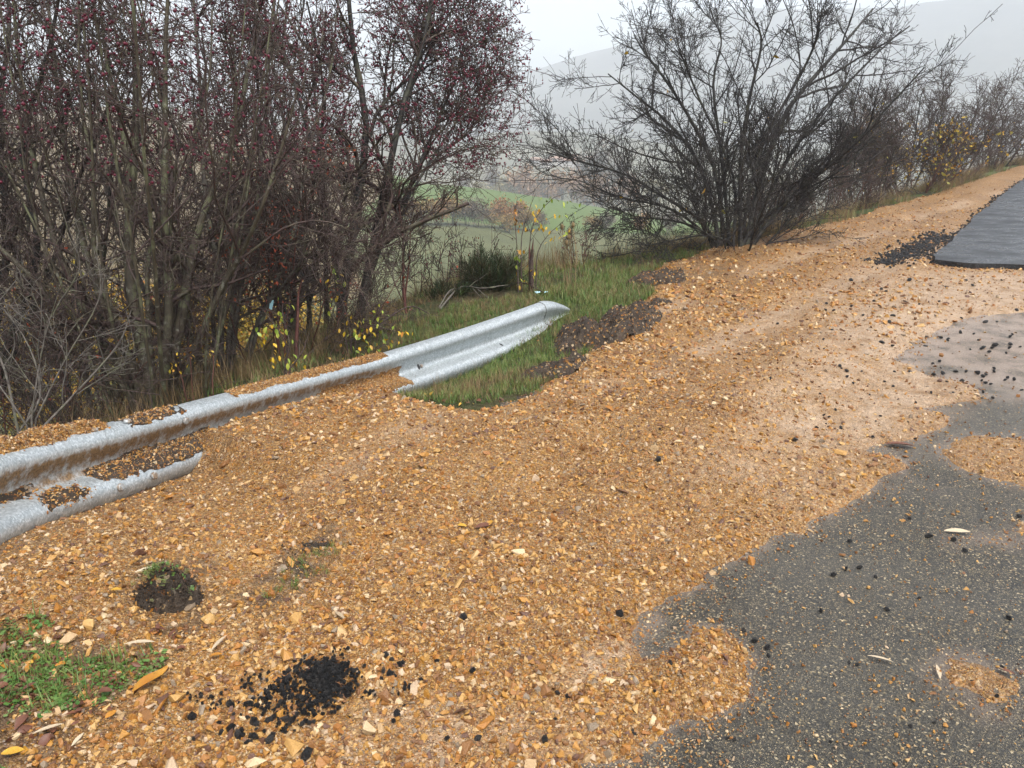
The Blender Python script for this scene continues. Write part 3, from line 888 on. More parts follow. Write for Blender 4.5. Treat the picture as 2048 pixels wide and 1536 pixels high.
def beam_mesh(name, l0, l1, off=0.0, n=90, shrink=None, thick=.004):
    l = np.linspace(l0, l1, n)
    c, o, u = rail_frame(l)
    sc = np.ones(n) if shrink is None else shrink(np.linspace(0, 1, n))
    nrm = np.gradient(PROF, axis=0); nrm = np.stack([-nrm[:, 1], nrm[:, 0]], 1); nrm /= np.linalg.norm(nrm, axis=1)[:, None]
    if nrm[14, 0] < 0: nrm = -nrm
    Vs = []
    for side in (0, 1):
        pr = PROF + nrm * (off - (thick if side else 0))
        Vs.append(c[:, None] + o[:, None] * (pr[:, 0] - .04)[None, :, None] * sc[:, None, None] + u[:, None] * pr[:, 1][None, :, None] * sc[:, None, None])
    m = len(PROF)
    A = Vs[0].reshape(-1, 3); B = Vs[1].reshape(-1, 3)
    Vv = np.vstack([A, B]); nA = len(A)
    f1 = grid_faces(n, m); f2 = f1[:, ::-1] + nA
    rim = []
    for j in range(m - 1):
        rim.append((j, j + 1, nA + j + 1, nA + j)); k = (n - 1) * m
        rim.append((k + j + 1, k + j, nA + k + j, nA + k + j + 1))
    for i in range(n - 1):
        rim.append((i * m, nA + i * m, nA + (i + 1) * m, (i + 1) * m))
        k = m - 1
        rim.append((i * m + k, (i + 1) * m + k, nA + (i + 1) * m + k, nA + i * m + k))
    uv = np.stack([np.repeat(l, m), np.tile(prof_s, n)], 1)
    # mud: clings under the upper wave and in the trough on the stretch that gravel ran over
    s_i = np.tile(np.linspace(0, 1, m), n); px = np.interp(np.repeat(l, m), RL, np.linspace(-330, 1150, 240))
    lf = np.repeat(l, m)
    lm = l_at_px(790)
    mud = .40 * np.exp(-((s_i - .34) / .07) ** 2) * (lf < lm) + .34 * np.exp(-((s_i - .52) / .12) ** 2) * (lf < l_at_px(380)) + .1 * (lf < lm)
    mud = mud + .35 * np.exp(-((s_i - .93) / .07) ** 2) * (lf < l_at_px(330))
    mud = mud * sstep(lm + .05, lm - .25, lf)
    mi = np.concatenate([np.zeros(len(f1) + len(f2), int), np.r_[np.ones(2 * (m - 1), int), np.zeros(len(rim) - 2 * (m - 1), int)]])
    return mesh_np(name, Vv, [f1, f2, np.array(rim)], [M['galv'], M['soil']], mat_idx=mi, uv=np.vstack([uv, uv]), attrs={'mud': np.concatenate([mud, mud])})
LAP1, LAP2, LEND = l_at_px(257), l_at_px(1094), l_at_px(1140)
gr = link('guardrail', None, None, tuple(rail_c[4] - np.array([0, 0, .16])))
tag(gr, 'galvanised steel guardrail leaning back and half buried in orange gravel', 'guardrail')
org = np.array(gr.location)
def rail_part(name, me):
    me.transform(__import__('mathutils').Matrix.Translation(Vector(-org)))
    return link(name, me, gr)
rail_part('beam', beam_mesh('beam', .02, LAP1, .0045, 130))['label'] = 'near beam section caked with mud'
rail_part('beam', beam_mesh('beam', LAP1 - .32, LAP2 + .05, 0, 170))['label'] = 'long far beam section, clean at its far end'
rail_part('end_piece', beam_mesh('end_piece', LAP2, LEND, .0045, 26, lambda t: 1 - .74 * t ** 1.8))

def disc(name, l, s_idx, rad, h, mat, sx=1.0, sy=1.0):
    c, o, u = rail_frame(np.array([l])); c, o, u = c[0], o[0], u[0]
    pr = PROF[s_idx]; g = PROF[s_idx + 1] - PROF[s_idx - 1]; g /= np.linalg.norm(g)
    nn = np.array([-g[1], g[0]]);
    if nn[0] < 0: nn = -nn
    pos = c + o * (pr[0] - .04) + u * pr[1]
    n3 = o * nn[0] + u * nn[1]; t3 = o * g[0] + u * g[1]; l3 = np.cross(n3, t3)
    a = np.linspace(0, 2 * np.pi, 13)[:-1]
    Vv, Ff = [], []
    for hh, rr_ in ((-.002, rad), (h * .55, rad), (h, rad * .72)):
        for q in a: Vv.append(pos + n3 * (hh + .005) + (l3 * np.cos(q) * sx + t3 * np.sin(q) * sy) * rr_)
    for k in (0, 1):
        for i in range(12): Ff.append((k * 12 + i, k * 12 + (i + 1) % 12, (k + 1) * 12 + (i + 1) % 12, (k + 1) * 12 + i))
    Vv.append(pos + n3 * (h * 1.05 + .005)); t = [(24 + i, 24 + (i + 1) % 12, 36) for i in range(12)]
    me = mesh_np(name, Vv, [np.array(Ff), np.array(t)], [mat], attrs={'mud': np.full(37, .42)}, uv=np.array(Vv)[:, :2] * 3)
    return rail_part(name, me)
for px, si in ((272, 4), (372, 8), (205, 4), (205, 22), (272, 22)):
    disc('bolt', l_at_px(px), si, .017, .010, M['galv'])
disc('bolt', l_at_px(848), 14, .013, .012, M['galv'])
disc('bolt_slot', l_at_px(843), 14, .016, .0015, M['wire'], .5, 1.6)
disc('bolt_slot', l_at_px(996), 18, .014, .0015, M['wire'], .4, 1.5)

# gravel and earth lying on the rail: sheets that follow the section, thinning to nothing at ragged edges, with stones on them
def rail_patch(name, label, px0, px1, s0, s1, thick, mat, seed, nst, raise_=0.0):
    l0, l1 = l_at_px(px0), l_at_px(px1)
    nl, ns = max(30, int((l1 - l0) / .008)), 30
    l = np.linspace(l0 - .02, l1 + .02, nl); q = np.linspace(s0 - .03, s1 + .03, ns)
    c, o, u = rail_frame(l)
    pr = np.stack([np.interp(q, np.linspace(0, 1, len(PROF)), PROF[:, k]) for k in (0, 1)], 1)
    g = np.gradient(pr, axis=0); nn = np.stack([-g[:, 1], g[:, 0]], 1); nn /= np.linalg.norm(nn, axis=1)[:, None]
    if nn[:, 0].mean() < 0: nn = -nn
    Lg, Qg = np.meshgrid(l, q, indexing='ij')
    el = np.minimum(Lg - l0, l1 - Lg) / .12; eq = np.minimum(Qg - s0, s1 - Qg) / ((s1 - s0) * .4)
    e = np.minimum(np.minimum(el, eq), 1) + fbm(Lg, Qg * .5, 14, 4, seed) * .75
    tk = np.clip(e, -.5, 1.2) * thick + fbm(Lg, Qg * .5, 60, 3, seed + 5) * .004 + .004
    P = c[:, None] + o[:, None] * (pr[:, 0] - .04)[None, :, None] + u[:, None] * pr[:, 1][None, :, None] + (o[:, None] * nn[:, 0][None, :, None] + u[:, None] * nn[:, 1][None, :, None]) * tk[..., None]
    P = P + np.array([0, 0, 1.0]) * np.clip(e, 0, 1.2)[..., None] * raise_
    z = np.zeros(nl * ns)
    Vp, Fp, ap = prune(P.reshape(-1, 3), grid_faces(nl, ns), (tk.ravel() > -.004)[grid_faces(nl, ns)].any(1), {'dust': z, 'soil': z})
    o_ = tag(link(name, mesh_np(name, Vp, [Fp], [mat], attrs=ap)), label, 'gravel' if mat is M['gravel'] else 'soil', 'gravel and soil lying on the guardrail', 'stuff')
    ok = np.argwhere(tk > .003)
    if len(ok) and nst:
        ii = ok[rng.integers(0, len(ok), nst)]
        pts = P[ii[:, 0], ii[:, 1]] + rng.normal(0, .003, (nst, 3))
        s = .003 * 3.2 ** (rng.uniform(0, 1, nst) ** 2)
        ch = scatter('pebbles', pts, rand_rot(nst, .8), np.stack([s] * 3, 1), rng.integers(0, 8, nst), rock_coll, o_)
    return o_
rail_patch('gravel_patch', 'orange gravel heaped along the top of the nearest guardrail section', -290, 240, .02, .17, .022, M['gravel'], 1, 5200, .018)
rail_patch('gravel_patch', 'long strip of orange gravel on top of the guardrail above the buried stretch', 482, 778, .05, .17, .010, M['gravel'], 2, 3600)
rail_patch('soil_patch', 'dark soil clump on the guardrail top between two bolts', 276, 372, .04, .19, .014, M['soil'], 3, 650)
rail_patch('soil_patch', 'brown mud filling the guardrail trough at the lapped joint', 175, 420, .44, .72, .020, M['soil'], 4, 1800)
rail_patch('soil_patch', 'small mud patch on the lower wave at the near end of the guardrail', 58, 158, .62, .78, .006, M['soil'], 5, 350)
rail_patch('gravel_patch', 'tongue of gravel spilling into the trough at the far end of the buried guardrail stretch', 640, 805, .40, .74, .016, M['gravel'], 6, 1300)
rail_patch('soil_patch', 'faint mud smear in the trough left of the lapped joint', -120, 70, .45, .60, .004, M['soil'], 7, 200)

# ------------------------------------------------------------------ heaps of soil
def mound(name, label, cat, px, py, rx, ry, h, rotz, seed, clods=60, group=None, flat=1.0):
    p = gground(px, py); n = 64
    g = np.linspace(-1.15, 1.15, n); A, B = np.meshgrid(g, g)
    ca, sa = math.cos(rotz), math.sin(rotz)
    x = p[0] + (A * rx * ca - B * ry * sa); y = p[1] + (A * rx * sa + B * ry * ca)
    e = 1 - (A ** 2 + B ** 2) + fbm(x, y, 1.2 / min(rx, ry), 4, seed) * .9
    t = np.clip(e, -.4, 1) ; t = np.where(t > 0, t ** .75, t)
    base = np.where(gravel_sd(x, y) > 0, grav_z(x, y), H(x, y))
    z = base - .02 + t * h + (fbm(x, y, 7, 3, seed + 3) * h * .6 + fbm(x, y, 45, 3, seed + 7) * .014) * (t > 0)
    Vp, Fp, _ = prune(np.stack([x.ravel() - p[0], y.ravel() - p[1], z.ravel() - p[2]], 1), grid_faces(n, n), (e.ravel() > -.12)[grid_faces(n, n)].any(1))
    root = tag(link(name, mesh_np(name, Vp, [Fp], [M['soil']]), None, tuple(p)), label, cat, group)
    ok = np.argwhere(e > 0)
    return root, p, (x, y, z, ok)
soil_clods = [crumb_mesh('soil_crumb', 500 + i) for i in range(4)]
for m_ in soil_clods: m_.materials[0] = M['soil']
soil_coll = proto_coll('soil_crumb_shapes', soil_clods)
def dress_mound(md, nclod, nstone, smax=.02):
    root, p, (x, y, z, ok) = md
    for nm, k, coll, sm in (('soil_crumbs', nclod * 2, soil_coll, smax * .55), ('pebbles', nstone, rock_coll, .009)):
        ii = ok[rng.integers(0, len(ok), k)]
        pts = np.stack([x[ii[:, 0], ii[:, 1]] - p[0], y[ii[:, 0], ii[:, 1]] - p[1], z[ii[:, 0], ii[:, 1]] - p[2]], 1) + rng.normal(0, .006, (k, 3))
        s = .0025 * (sm / .0025) ** (rng.uniform(0, 1, k) ** 1.9)
        scatter(nm, pts, rand_rot(k, 1), np.stack([s] * 3, 1), rng.integers(0, 4, k), coll, root)
HEAPS = 'torn up heaps of dark soil'
dress_mound(mound('soil_heap', 'long ridge of dark soil and roots between the grass strip and the gravel', 'soil heap', 1215, 672, .62, .26, .19, .75, 1, group=HEAPS), 900, 700, .022)
dress_mound(mound('soil_heap', 'low tail of dark soil at the near end of the grass strip', 'soil heap', 1110, 745, .36, .16, .09, .75, 2, group=HEAPS), 350, 200, .016)
dress_mound(mound('soil_heap', 'small dark soil lip on the gravel edge above the long soil ridge', 'soil heap', 1312, 566, .30, .16, .13, .1, 3, group=HEAPS), 250, 120, .018)
dress_mound(mound('soil_heap', 'thin dark soil streak at the upper end of the long soil ridge', 'soil heap', 1320, 605, .34, .10, .05, .8, 4, group=HEAPS), 250, 120, .014)
clod = mound('sod_clump', 'round dark clod of soil and grass roots lying on the gravel', 'sod clump', 335, 1205, .10, .09, .135, .3, 5)
dress_mound(clod, 420, 90, .013)
dress_mound(mound('soil_heap', 'small flat patch of dark soil in the gravel right of the sod clump', 'soil heap', 618, 1092, .10, .06, .022, .3, 6, group=HEAPS), 160, 80, .009)

# ------------------------------------------------------------------ trees and shrubs
def unit(a): return a / (np.linalg.norm(a, axis=-1, keepdims=True) + 1e-9)
WIG, ANG = [1.0], [1.0]
def grow(P, R, cnt, t0, t1, ang, angs, ln, lns, m, wig, up, rr_, rend, taper_t=.55, r0max=1, zbias=.15):
    wig = wig * WIG[0]; ang = ang * ANG[0]
    N, n, _ = P.shape
    par = np.repeat(np.arange(N), cnt); K = len(par)
    t = rng.uniform(t0, t1, K) * (n - 1)
    i = np.minimum(t.astype(int), n - 2); f = (t - i)[:, None]
    p0 = P[par, i] * (1 - f) + P[par, i + 1] * f
    T = unit(P[par, i + 1] - P[par, i])
    r0 = R[par, i] * (1 - f[:, 0]) + R[par, i + 1] * f[:, 0]
    q = rng.normal(size=(K, 3)); q[:, 2] += zbias
    q = unit(q - T * (q * T).sum(1, keepdims=True))
    a = np.radians(rng.normal(ang, angs, K))[:, None]
    d = T * np.cos(a) + q * np.sin(a)
    L = ln * rng.lognormal(0, lns, K) * (1 - taper_t * (t / (n - 1)))
    out = np.empty((K, m, 3)); out[:, 0] = p0
    for k in range(1, m):
        d = unit(d + rng.normal(0, wig, (K, 3)) + np.array([0, 0, up]))
        out[:, k] = out[:, k - 1] + d * (L / (m - 1))[:, None]
    rs = np.minimum(r0 * rr_, r0max)
    Rn = rs[:, None] * np.linspace(1, .45, m)[None]
    Rn = np.maximum(Rn, rend)
    return out, Rn

def tubes(P, R, k):
    """(verts, quads) of k-sided tubes along N polylines of n points"""
    N, n, _ = P.shape
    T = np.gradient(P, axis=1); T = unit(T)
    mean = unit(P[:, -1] - P[:, 0])
    ref = np.zeros((N, 3)); ref[np.arange(N), np.argmin(np.abs(mean), axis=1)] = 1
    n1 = unit(np.cross(T, ref[:, None])); n2 = np.cross(T, n1)
    a = np.arange(k) * 2 * np.pi / k
    V = P[:, :, None] + R[:, :, None, None] * (n1[:, :, None] * np.cos(a)[None, None, :, None] + n2[:, :, None] * np.sin(a)[None, None, :, None])
    b = (np.arange(N)[:, None, None] * n + np.arange(n - 1)[None, :, None]) * k
    j = np.arange(k)[None, None, :]
    j2 = (j + 1) % k
    F = np.stack([b + j, b + j2, b + k + j2, b + k + j], -1).reshape(-1, 4)
    return V.reshape(-1, 3), F

def join(parts):
    Vs, Fs, o = [], [], 0
    for V, F in parts:
        Vs.append(V); Fs.append(F + o); o += len(V)
    return np.vstack(Vs), np.vstack(Fs)

OCT_V = np.array([(1, 0, 0), (-1, 0, 0), (0, 1, 0), (0, -1, 0), (0, 0, 1), (0, 0, -1)], float)
OCT_F = np.array([(0, 2, 4), (2, 1, 4), (1, 3, 4), (3, 0, 4), (2, 0, 5), (1, 2, 5), (3, 1, 5), (0, 3, 5)])
_bm = bmesh.new(); bmesh.ops.create_icosphere(_bm, subdivisions=1, radius=1); _bm.verts.ensure_lookup_table()
ICO_V = np.array([v.co[:] for v in _bm.verts]); ICO_F = np.array([[v.index for v in f.verts] for f in _bm.faces]); _bm.free()
def blobs(P, s):
    k = len(P); s = np.broadcast_to(s, (k,))
    V = P[:, None] + ICO_V[None] * s[:, None, None]
    return V.reshape(-1, 3), (ICO_F[None] + (np.arange(k) * len(ICO_V))[:, None, None]).reshape(-1, 3)
def leaf_quads(P, s, aspect=.55, droop=0.0):
    """little folded leaves: 4 corner rhombs, two triangles each"""
    k = len(P); s = np.broadcast_to(s, (k,))[:, None]
    a = unit(rng.normal(size=(k, 3)) - np.array([0, 0, droop])); q = unit(np.cross(a, rng.normal(size=(k, 3)))); nn = np.cross(a, q)
    V = np.stack([P, P + a * s * .5 + q * s * aspect * .5 + nn * s * .1, P + a * s, P + a * s * .5 - q * s * aspect * .5 + nn * s * .1], 1)
    F = np.arange(k)[:, None] * 4 + np.array([0, 1, 2, 3])[None]
    return V.reshape(-1, 3), F, np.repeat(rng.uniform(0, 1, k), 4)

def fan_stems(n, h, spread, r0, base_r=.15, lean=(0, 0), wig=.10, up=.06, m=11):
    P = np.empty((n, m, 3)); R = np.empty((n, m))
    for i in range(n):
        az = 2 * math.pi * (i + random.random() * .7) / n
        tl = spread * math.sqrt((i % 3 + random.random()) / 3)
        d = np.array([math.cos(az) * math.sin(tl) + lean[0], math.sin(az) * math.sin(tl) + lean[1], math.cos(tl)])
        d /= np.linalg.norm(d)
        L = h * random.uniform(.75, 1.1)
        p = np.array([math.cos(az), math.sin(az), 0]) * base_r * random.uniform(.2, 1); p[2] = -.15
        P[i, 0] = p
        for k in range(1, m):
            d = d + rng.normal(0, wig, 3) + np.array([0, 0, up]); d /= np.linalg.norm(d)
            p = p + d * L / (m - 1); P[i, k] = p
        R[i] = r0 * random.uniform(.65, 1.15) * np.linspace(1, .22, m)
    return P, R

def px_stems(lines, depth, base, spread=.5, m=13):
    """stems whose courses were read off the photograph; each gets its own way into depth"""
    P, R = [], []
    for pts, r0 in lines:
        dz = random.uniform(-1, 1) * spread
        w3 = []
        for i, (a, b) in enumerate(pts):
            w3.append(at(a, b, depth + dz * (i / (len(pts) - 1)) ** 1.2 + random.uniform(-.09, .09) * spread) + np.array([random.gauss(0, .012), 0, random.gauss(0, .012)]))
        q = catmull(w3, m) - base
        q[0, 2] -= .1
        P.append(q); R.append(r0 * np.linspace(1, .25, m) ** .9)
    return np.array(P), np.array(R)

def tree(name, label, cat, base, P, R, lv, stem_mat, twig_mat, group=None, berries=0, berry_r=.0075, berry_region=None, leaves=0, leaf_s=.03, leaf_mat=None, leaf_region=None, rmin=.0016, stem_k=7, stem_parts=True):
    """lv: (limbs per stem, limb length, branches, length, twigs, length, spurs, length)"""
    root = link(name, None, None, tuple(base))
    tag(root, label, cat, group)
    if stem_parts:
        for i in range(len(P)):
            V, F = tubes(P[i:i + 1], R[i:i + 1], stem_k)
            link('stem', mesh_np('stem', V, [F], [stem_mat]), root)
    parts = [] if stem_parts else [tubes(P, R, 5)]
    n1, l1, n2, l2, n3, l3, n4, l4 = lv[:8]
    zb = lv[8] if len(lv) > 8 else .25
    P1, R1 = grow(P, R, n1, .12, .98, 42, 14, l1, .3, 9, .13, .03, .62, rmin * 1.6, .45, .03, zb)
    P2, R2 = grow(P1, R1, n2, .12, .98, 48, 16, l2, .35, 6, .15, .02, .6, rmin * 1.2, .4, .011, zb)
    # stem tips carry branches of their own
    Pt, Rt = grow(P, R, max(2, n2 // 2), .55, 1.0, 40, 16, l2, .35, 6, .18, .04, .6, rmin * 1.2, .3, .011, zb)
    P2 = np.concatenate([P2, Pt]); R2 = np.concatenate([R2, Rt])
    P3, R3 = grow(P2, R2, n3, .1, 1.0, 52, 18, l3, .4, 4, .16, .01, .62, rmin, .35, .005)
    parts += [tubes(P1, R1, 4), tubes(P2, R2, 3), tubes(P3, R3, 3)]
    tips = P3
    if n4:
        P4, R4 = grow(P3, R3, n4, .15, 1.0, 60, 20, l4, .4, 2, .2, 0, .7, rmin * .9, .2, .003)
        parts.append(tubes(P4, R4, 3)); tips = P4
    V, F = join(parts)
    tag(link('crown', mesh_np('crown', V, [F], [twig_mat], smooth=True), root), kind='stuff')
    if berries:
        pool = tips[:, -1]
        if berry_region is not None: pool = pool[berry_region(pool + np.array(base))]
        if len(pool):
            ii = rng.integers(0, len(pool), berries)
            q = pool[ii] + rng.normal(0, .008, (berries, 3)) + np.array([0, 0, -.008])
            V, F = blobs(q, berry_r * rng.uniform(.75, 1.2, berries))
            tag(link('berries', mesh_np('berries', V, [F], [M['berry']]), root), kind='stuff')
    if leaves:
        pool = tips[:, -1]
        if leaf_region is not None: pool = pool[leaf_region(pool + np.array(base))]
        if len(pool):
            q = pool[rng.integers(0, len(pool), leaves)] + rng.normal(0, .02, (leaves, 3))
            V, F, lvv = leaf_quads(q, leaf_s * rng.uniform(.6, 1.3, leaves), .6, .5)
            tag(link('leaves', mesh_np('leaves', V, [F], [leaf_mat], smooth=False, attrs={'leafval': lvv}), root), kind='stuff')
    return root

def hb(px, py, depth):
    """foot of a plant: on the ray of a pixel at a depth, dropped to the ground"""
    p = at(px, py, depth); p[2] = H(p[:1], p[1:2])[0]; return p

THICKET = 'bare hawthorns behind the guardrail'
# A: the many-stemmed hawthorn behind the near end of the rail
b = hb(300, 790, 4.6)
PA, RA = px_stems([
    ([(285, 800), (180, 640), (110, 500), (60, 300), (40, 100), (20, -80)], .026),
    ([(295, 800), (205, 600), (150, 420), (110, 200), (85, -60)], .030),
    ([(305, 800), (262, 600), (258, 450), (272, 300), (272, 150), (262, -60)], .040),
    ([(262, 440), (240, 260), (208, 130), (196, -40)], .022),
    ([(320, 795), (330, 600), (332, 450), (326, 300), (330, 100), (336, -60)], .030),
    ([(338, 790), (372, 600), (388, 480), (425, 370), (470, 260), (492, 160), (530, 30)], .034),
    ([(345, 790), (430, 600), (480, 515), (520, 430), (565, 300), (590, 160)], .020),
    ([(280, 800), (170, 690), (60, 560), (-60, 430), (-140, 280)], .022),
    ([(310, 798), (300, 640), (300, 480), (360, 330), (410, 180), (420, 20)], .018),
    ([(290, 800), (240, 660), (190, 520), (180, 350), (150, 180), (160, 0)], .020),
], 4.6, b, .55)
Pu, Ru = fan_stems(13, 3.7, .42, .012, .35, m=13, wig=.05)
PA = np.concatenate([PA, Pu]); RA = np.concatenate([RA, Ru])
tree('hawthorn_tree', 'large many-stemmed bare hawthorn fanning out right behind the near end of the guardrail', 'tree', b, PA, RA, (6, .75, 5, .42, 5, .18, 2, .05), M['bark_olive'], M['twig'], THICKET,
     berries=2600, berry_r=.0085, berry_region=lambda q: (q[:, 2] > 1.25), rmin=.0019)
# B: dark twin-trunked hawthorn, its crown ends at the gap
b = hb(690, 690, 6.6)
PB, RB = px_stems([
    ([(688, 700), (682, 600), (700, 510), (722, 400), (735, 250), (710, 100), (690, -60)], .055),
    ([(700, 700), (738, 550), (755, 430), (775, 330), (810, 200), (850, 80), (870, -40)], .045),
    ([(690, 690), (668, 500), (640, 350), (600, 200), (560, 60), (540, -60)], .034),
    ([(745, 520), (800, 430), (845, 330), (880, 240), (910, 150), (935, 60)], .024),
    ([(800, 430), (870, 310), (925, 225), (955, 170)], .014),
    ([(850, 330), (895, 295), (940, 270)], .008),
    ([(810, 200), (880, 60), (930, -20)], .016),
    ([(690, 600), (610, 550), (540, 520), (470, 480)], .024),
    ([(735, 250), (790, 180), (860, 130), (915, 90)], .018),
], 6.6, b, .7)
tree('hawthorn_tree', 'blackish hawthorn with deep red berries whose crown borders the open valley view', 'tree', b, PB, RB, (13, .84, 8, .42, 5, .18, 2, .06, .4), M['bark_dark'], M['twig'], THICKET,
     berries=5600, berry_r=.0092, berry_region=lambda q: (q[:, 2] > 1.2), rmin=.0024)
# C: left edge
b = hb(-40, 760, 5.2)
PC, RC_ = px_stems([
    ([(-40, 770), (0, 600), (15, 450), (-5, 250), (20, 60), (10, -80)], .034),
    ([(-20, 770), (50, 600), (70, 480), (40, 300), (95, 120), (130, -60)], .030),
    ([(-60, 770), (-80, 500), (-120, 250), (-140, 0)], .03),
    ([(-10, 770), (90, 560), (150, 380), (210, 230), (260, 80)], .02),
], 5.2, b, .5)
tree('hawthorn_tree', 'dark bare hawthorn at the left edge of the picture, beyond the pale spiny twigs', 'tree', b, PC, RC_, (12, .85, 7, .42, 5, .18, 2, .05), M['bark_dark'], M['twig'], THICKET, berries=500, berry_region=lambda q: q[:, 2] > 1.6, rmin=.002)
# D: thin grey stems between A and B
b = hb(470, 745, 5.6)
PD, RD = px_stems([
    ([(460, 750), (480, 600), (500, 450), (520, 300), (545, 100), (560, -60)], .022),
    ([(480, 750), (550, 570), (590, 440), (620, 300), (660, 150), (680, -20)], .020),
    ([(440, 755), (440, 560), (420, 400), (400, 160), (380, -60)], .026),
    ([(450, 755), (470, 520), (455, 350), (470, 160), (450, -40)], .022),
    ([(490, 745), (520, 640), (600, 520), (640, 450)], .012),
], 5.6, b, .6)
tree('hawthorn_tree', 'slender grey hawthorn stems between the many-stemmed bush and the blackish tree', 'tree', b, PD, RD, (11, .8, 7, .42, 5, .18, 2, .05), M['bark_grey'], M['twig'], THICKET, berries=2800, berry_region=lambda q: q[:, 2] > 1.4, rmin=.002)
# E, F: darker bushes one row back
for (px, py, dp, lab, hh) in ((150, 700, 7.6, 'bare hawthorn in the second row, hidden behind the leftmost stems', 4.0), (420, 680, 8.2, 'bare hawthorn in the second row behind the slender grey stems', 4.4), (600, 640, 9.0, 'bare hawthorn farthest back in the thicket, left of the blackish trunks', 4.2)):
    b = hb(px, py, dp)
    Pf, Rf = fan_stems(7, hh, .5, .035, .25)
    tree('hawthorn_tree', lab, 'tree', b, Pf, Rf, (9, 1.0, 6, .5, 4, .22, 0, .05), M['bark_dark'], M['twig'], THICKET, berries=600, berry_region=lambda q: q[:, 2] > 1.5, rmin=.003)

# R: the bare tree on the right
b = hb(1468, 484, 9.6)
PX_, RX_ = fan_stems(8, 1.7, 1.0, .015, .3, m=13, wig=.07)
PR, RR_ = px_stems([
    ([(1432, 486), (1400, 440), (1330, 392), (1250, 352), (1160, 322), (1095, 300)], .026),
    ([(1440, 486), (1400, 335), (1335, 250), (1275, 195), (1215, 150)], .030),
    ([(1450, 486), (1428, 330), (1352, 190), (1292, 110), (1268, 70)], .030),
    ([(1460, 486), (1440, 300), (1428, 170), (1441, 90), (1443, 55)], .026),
    ([(1480, 486), (1480, 330), (1500, 200), (1520, 95), (1513, 45)], .030),
    ([(1490, 484), (1530, 330), (1572, 225), (1645, 135), (1700, 70), (1745, 15)], .042),
    ([(1500, 482), (1562, 340), (1645, 225), (1735, 125), (1805, 60)], .030),
    ([(1508, 480), (1592, 380), (1685, 308), (1765, 225), (1850, 130)], .026),
    ([(1482, 486), (1545, 420), (1625, 370), (1690, 335), (1760, 260)], .024),
    ([(1440, 488), (1380, 450), (1300, 436), (1240, 440)], .018),
    ([(1436, 488), (1345, 425), (1245, 395), (1155, 360)], .020),
    ([(1470, 486), (1470, 350), (1400, 200), (1362, 105), (1350, 65)], .022),
    ([(1480, 486), (1520, 300), (1600, 150), (1632, 85), (1640, 55)], .026),
    ([(1470, 486), (1410, 470), (1345, 476), (1290, 492)], .016),
], 9.6, b, 1.3)
PR = np.concatenate([PR, PX_]); RR_ = np.concatenate([RR_, RX_])
WIG[0], ANG[0] = .6, .82
tree('bare_tree', 'wide bare tree with many black limbs beside the gravel, right of the valley gap', 'tree', b, PR, RR_, (11, .92, 7, .44, 5, .18, 2, .05, .25), M['bark_dark'], M['twig_r'], None,
     leaves=26, leaf_s=.07, leaf_mat=M['yellow'], rmin=.0028)

WIG[0], ANG[0] = .75, .9
# far right: bushes along the shoulder
RIGHT = 'bare bushes along the gravel shoulder'
for (px, py, dp, hh, ns, lab, lv_) in (
        (1800, 392, 15.5, 2.1, 7, 'dense dark bush nearest the bare tree in the row beside the gravel shoulder', 0),
        (1868, 372, 18.0, 3.1, 8, 'taller bare bush behind the yellow-leaved bush beside the gravel shoulder', 0),
        (1945, 350, 20.5, 3.0, 8, 'bare bush with a rounded top near the far end of the gravel shoulder', 0),
        (2030, 330, 23.5, 3.1, 8, 'purplish bare bush at the far end of the gravel shoulder', 0),
        (2105, 312, 27.0, 3.4, 8, 'bare bush at the right edge of the picture, last in the row', 0)):
    b = hb(px, py, dp); b[0] -= .5; b[1] += .5; b[2] = H(b[:1], b[1:2])[0]
    Pf, Rf = fan_stems(ns, hh, .75, .03, .3)
    tree('bare_bush', lab, 'bush', b, Pf, Rf, (11, .85, 6, .45, 4, .22, 0, 0), M['bark_dark'], M['twig'], RIGHT, rmin=.0042)
b = hb(1855, 392, 16.2); b[0] -= .2; b[1] += .2; b[2] = H(b[:1], b[1:2])[0]
Pf, Rf = fan_stems(9, 1.75, 1.0, .014, .5)
tree('yellow_bush', 'low bush with scattered yellow-orange leaves in front of the taller bare bushes', 'bush', b, Pf, Rf, (9, .55, 6, .3, 4, .18, 0, 0), M['red_bark'], M['twig'], None, leaves=1100, leaf_s=.075, leaf_mat=M['yellow'], rmin=.0032)
for (px, py, dp, hh, lab) in ((1690, 428, 12.6, 1.35, 'thin leafless saplings between the bare tree and the dark bush'), (1755, 415, 13.6, 1.0, 'low brown twiggy shrub at the foot of the dark bush'), (1590, 452, 11.2, .9, 'short reddish twigs at the right foot of the bare tree'), (1930, 366, 18.2, 1.3, 'low reddish brush under the row of bare bushes'), (2010, 345, 21.5, 1.5, 'low grey brush at the far end of the row of bare bushes')):
    b = hb(px, py, dp); b[0] -= .25; b[1] += .25; b[2] = H(b[:1], b[1:2])[0]
    Pf, Rf = fan_stems(9, hh, .5, .010, .35)
    tree('low_shrub', lab, 'shrub', b, Pf, Rf, (8, .4, 5, .22, 3, .12, 0, 0), M['red_bark'], M['twig'], 'low brush along the gravel shoulder', leaves=50, leaf_s=.04, leaf_mat=M['yellow'], rmin=.003)

WIG[0], ANG[0] = 1.0, 1.0
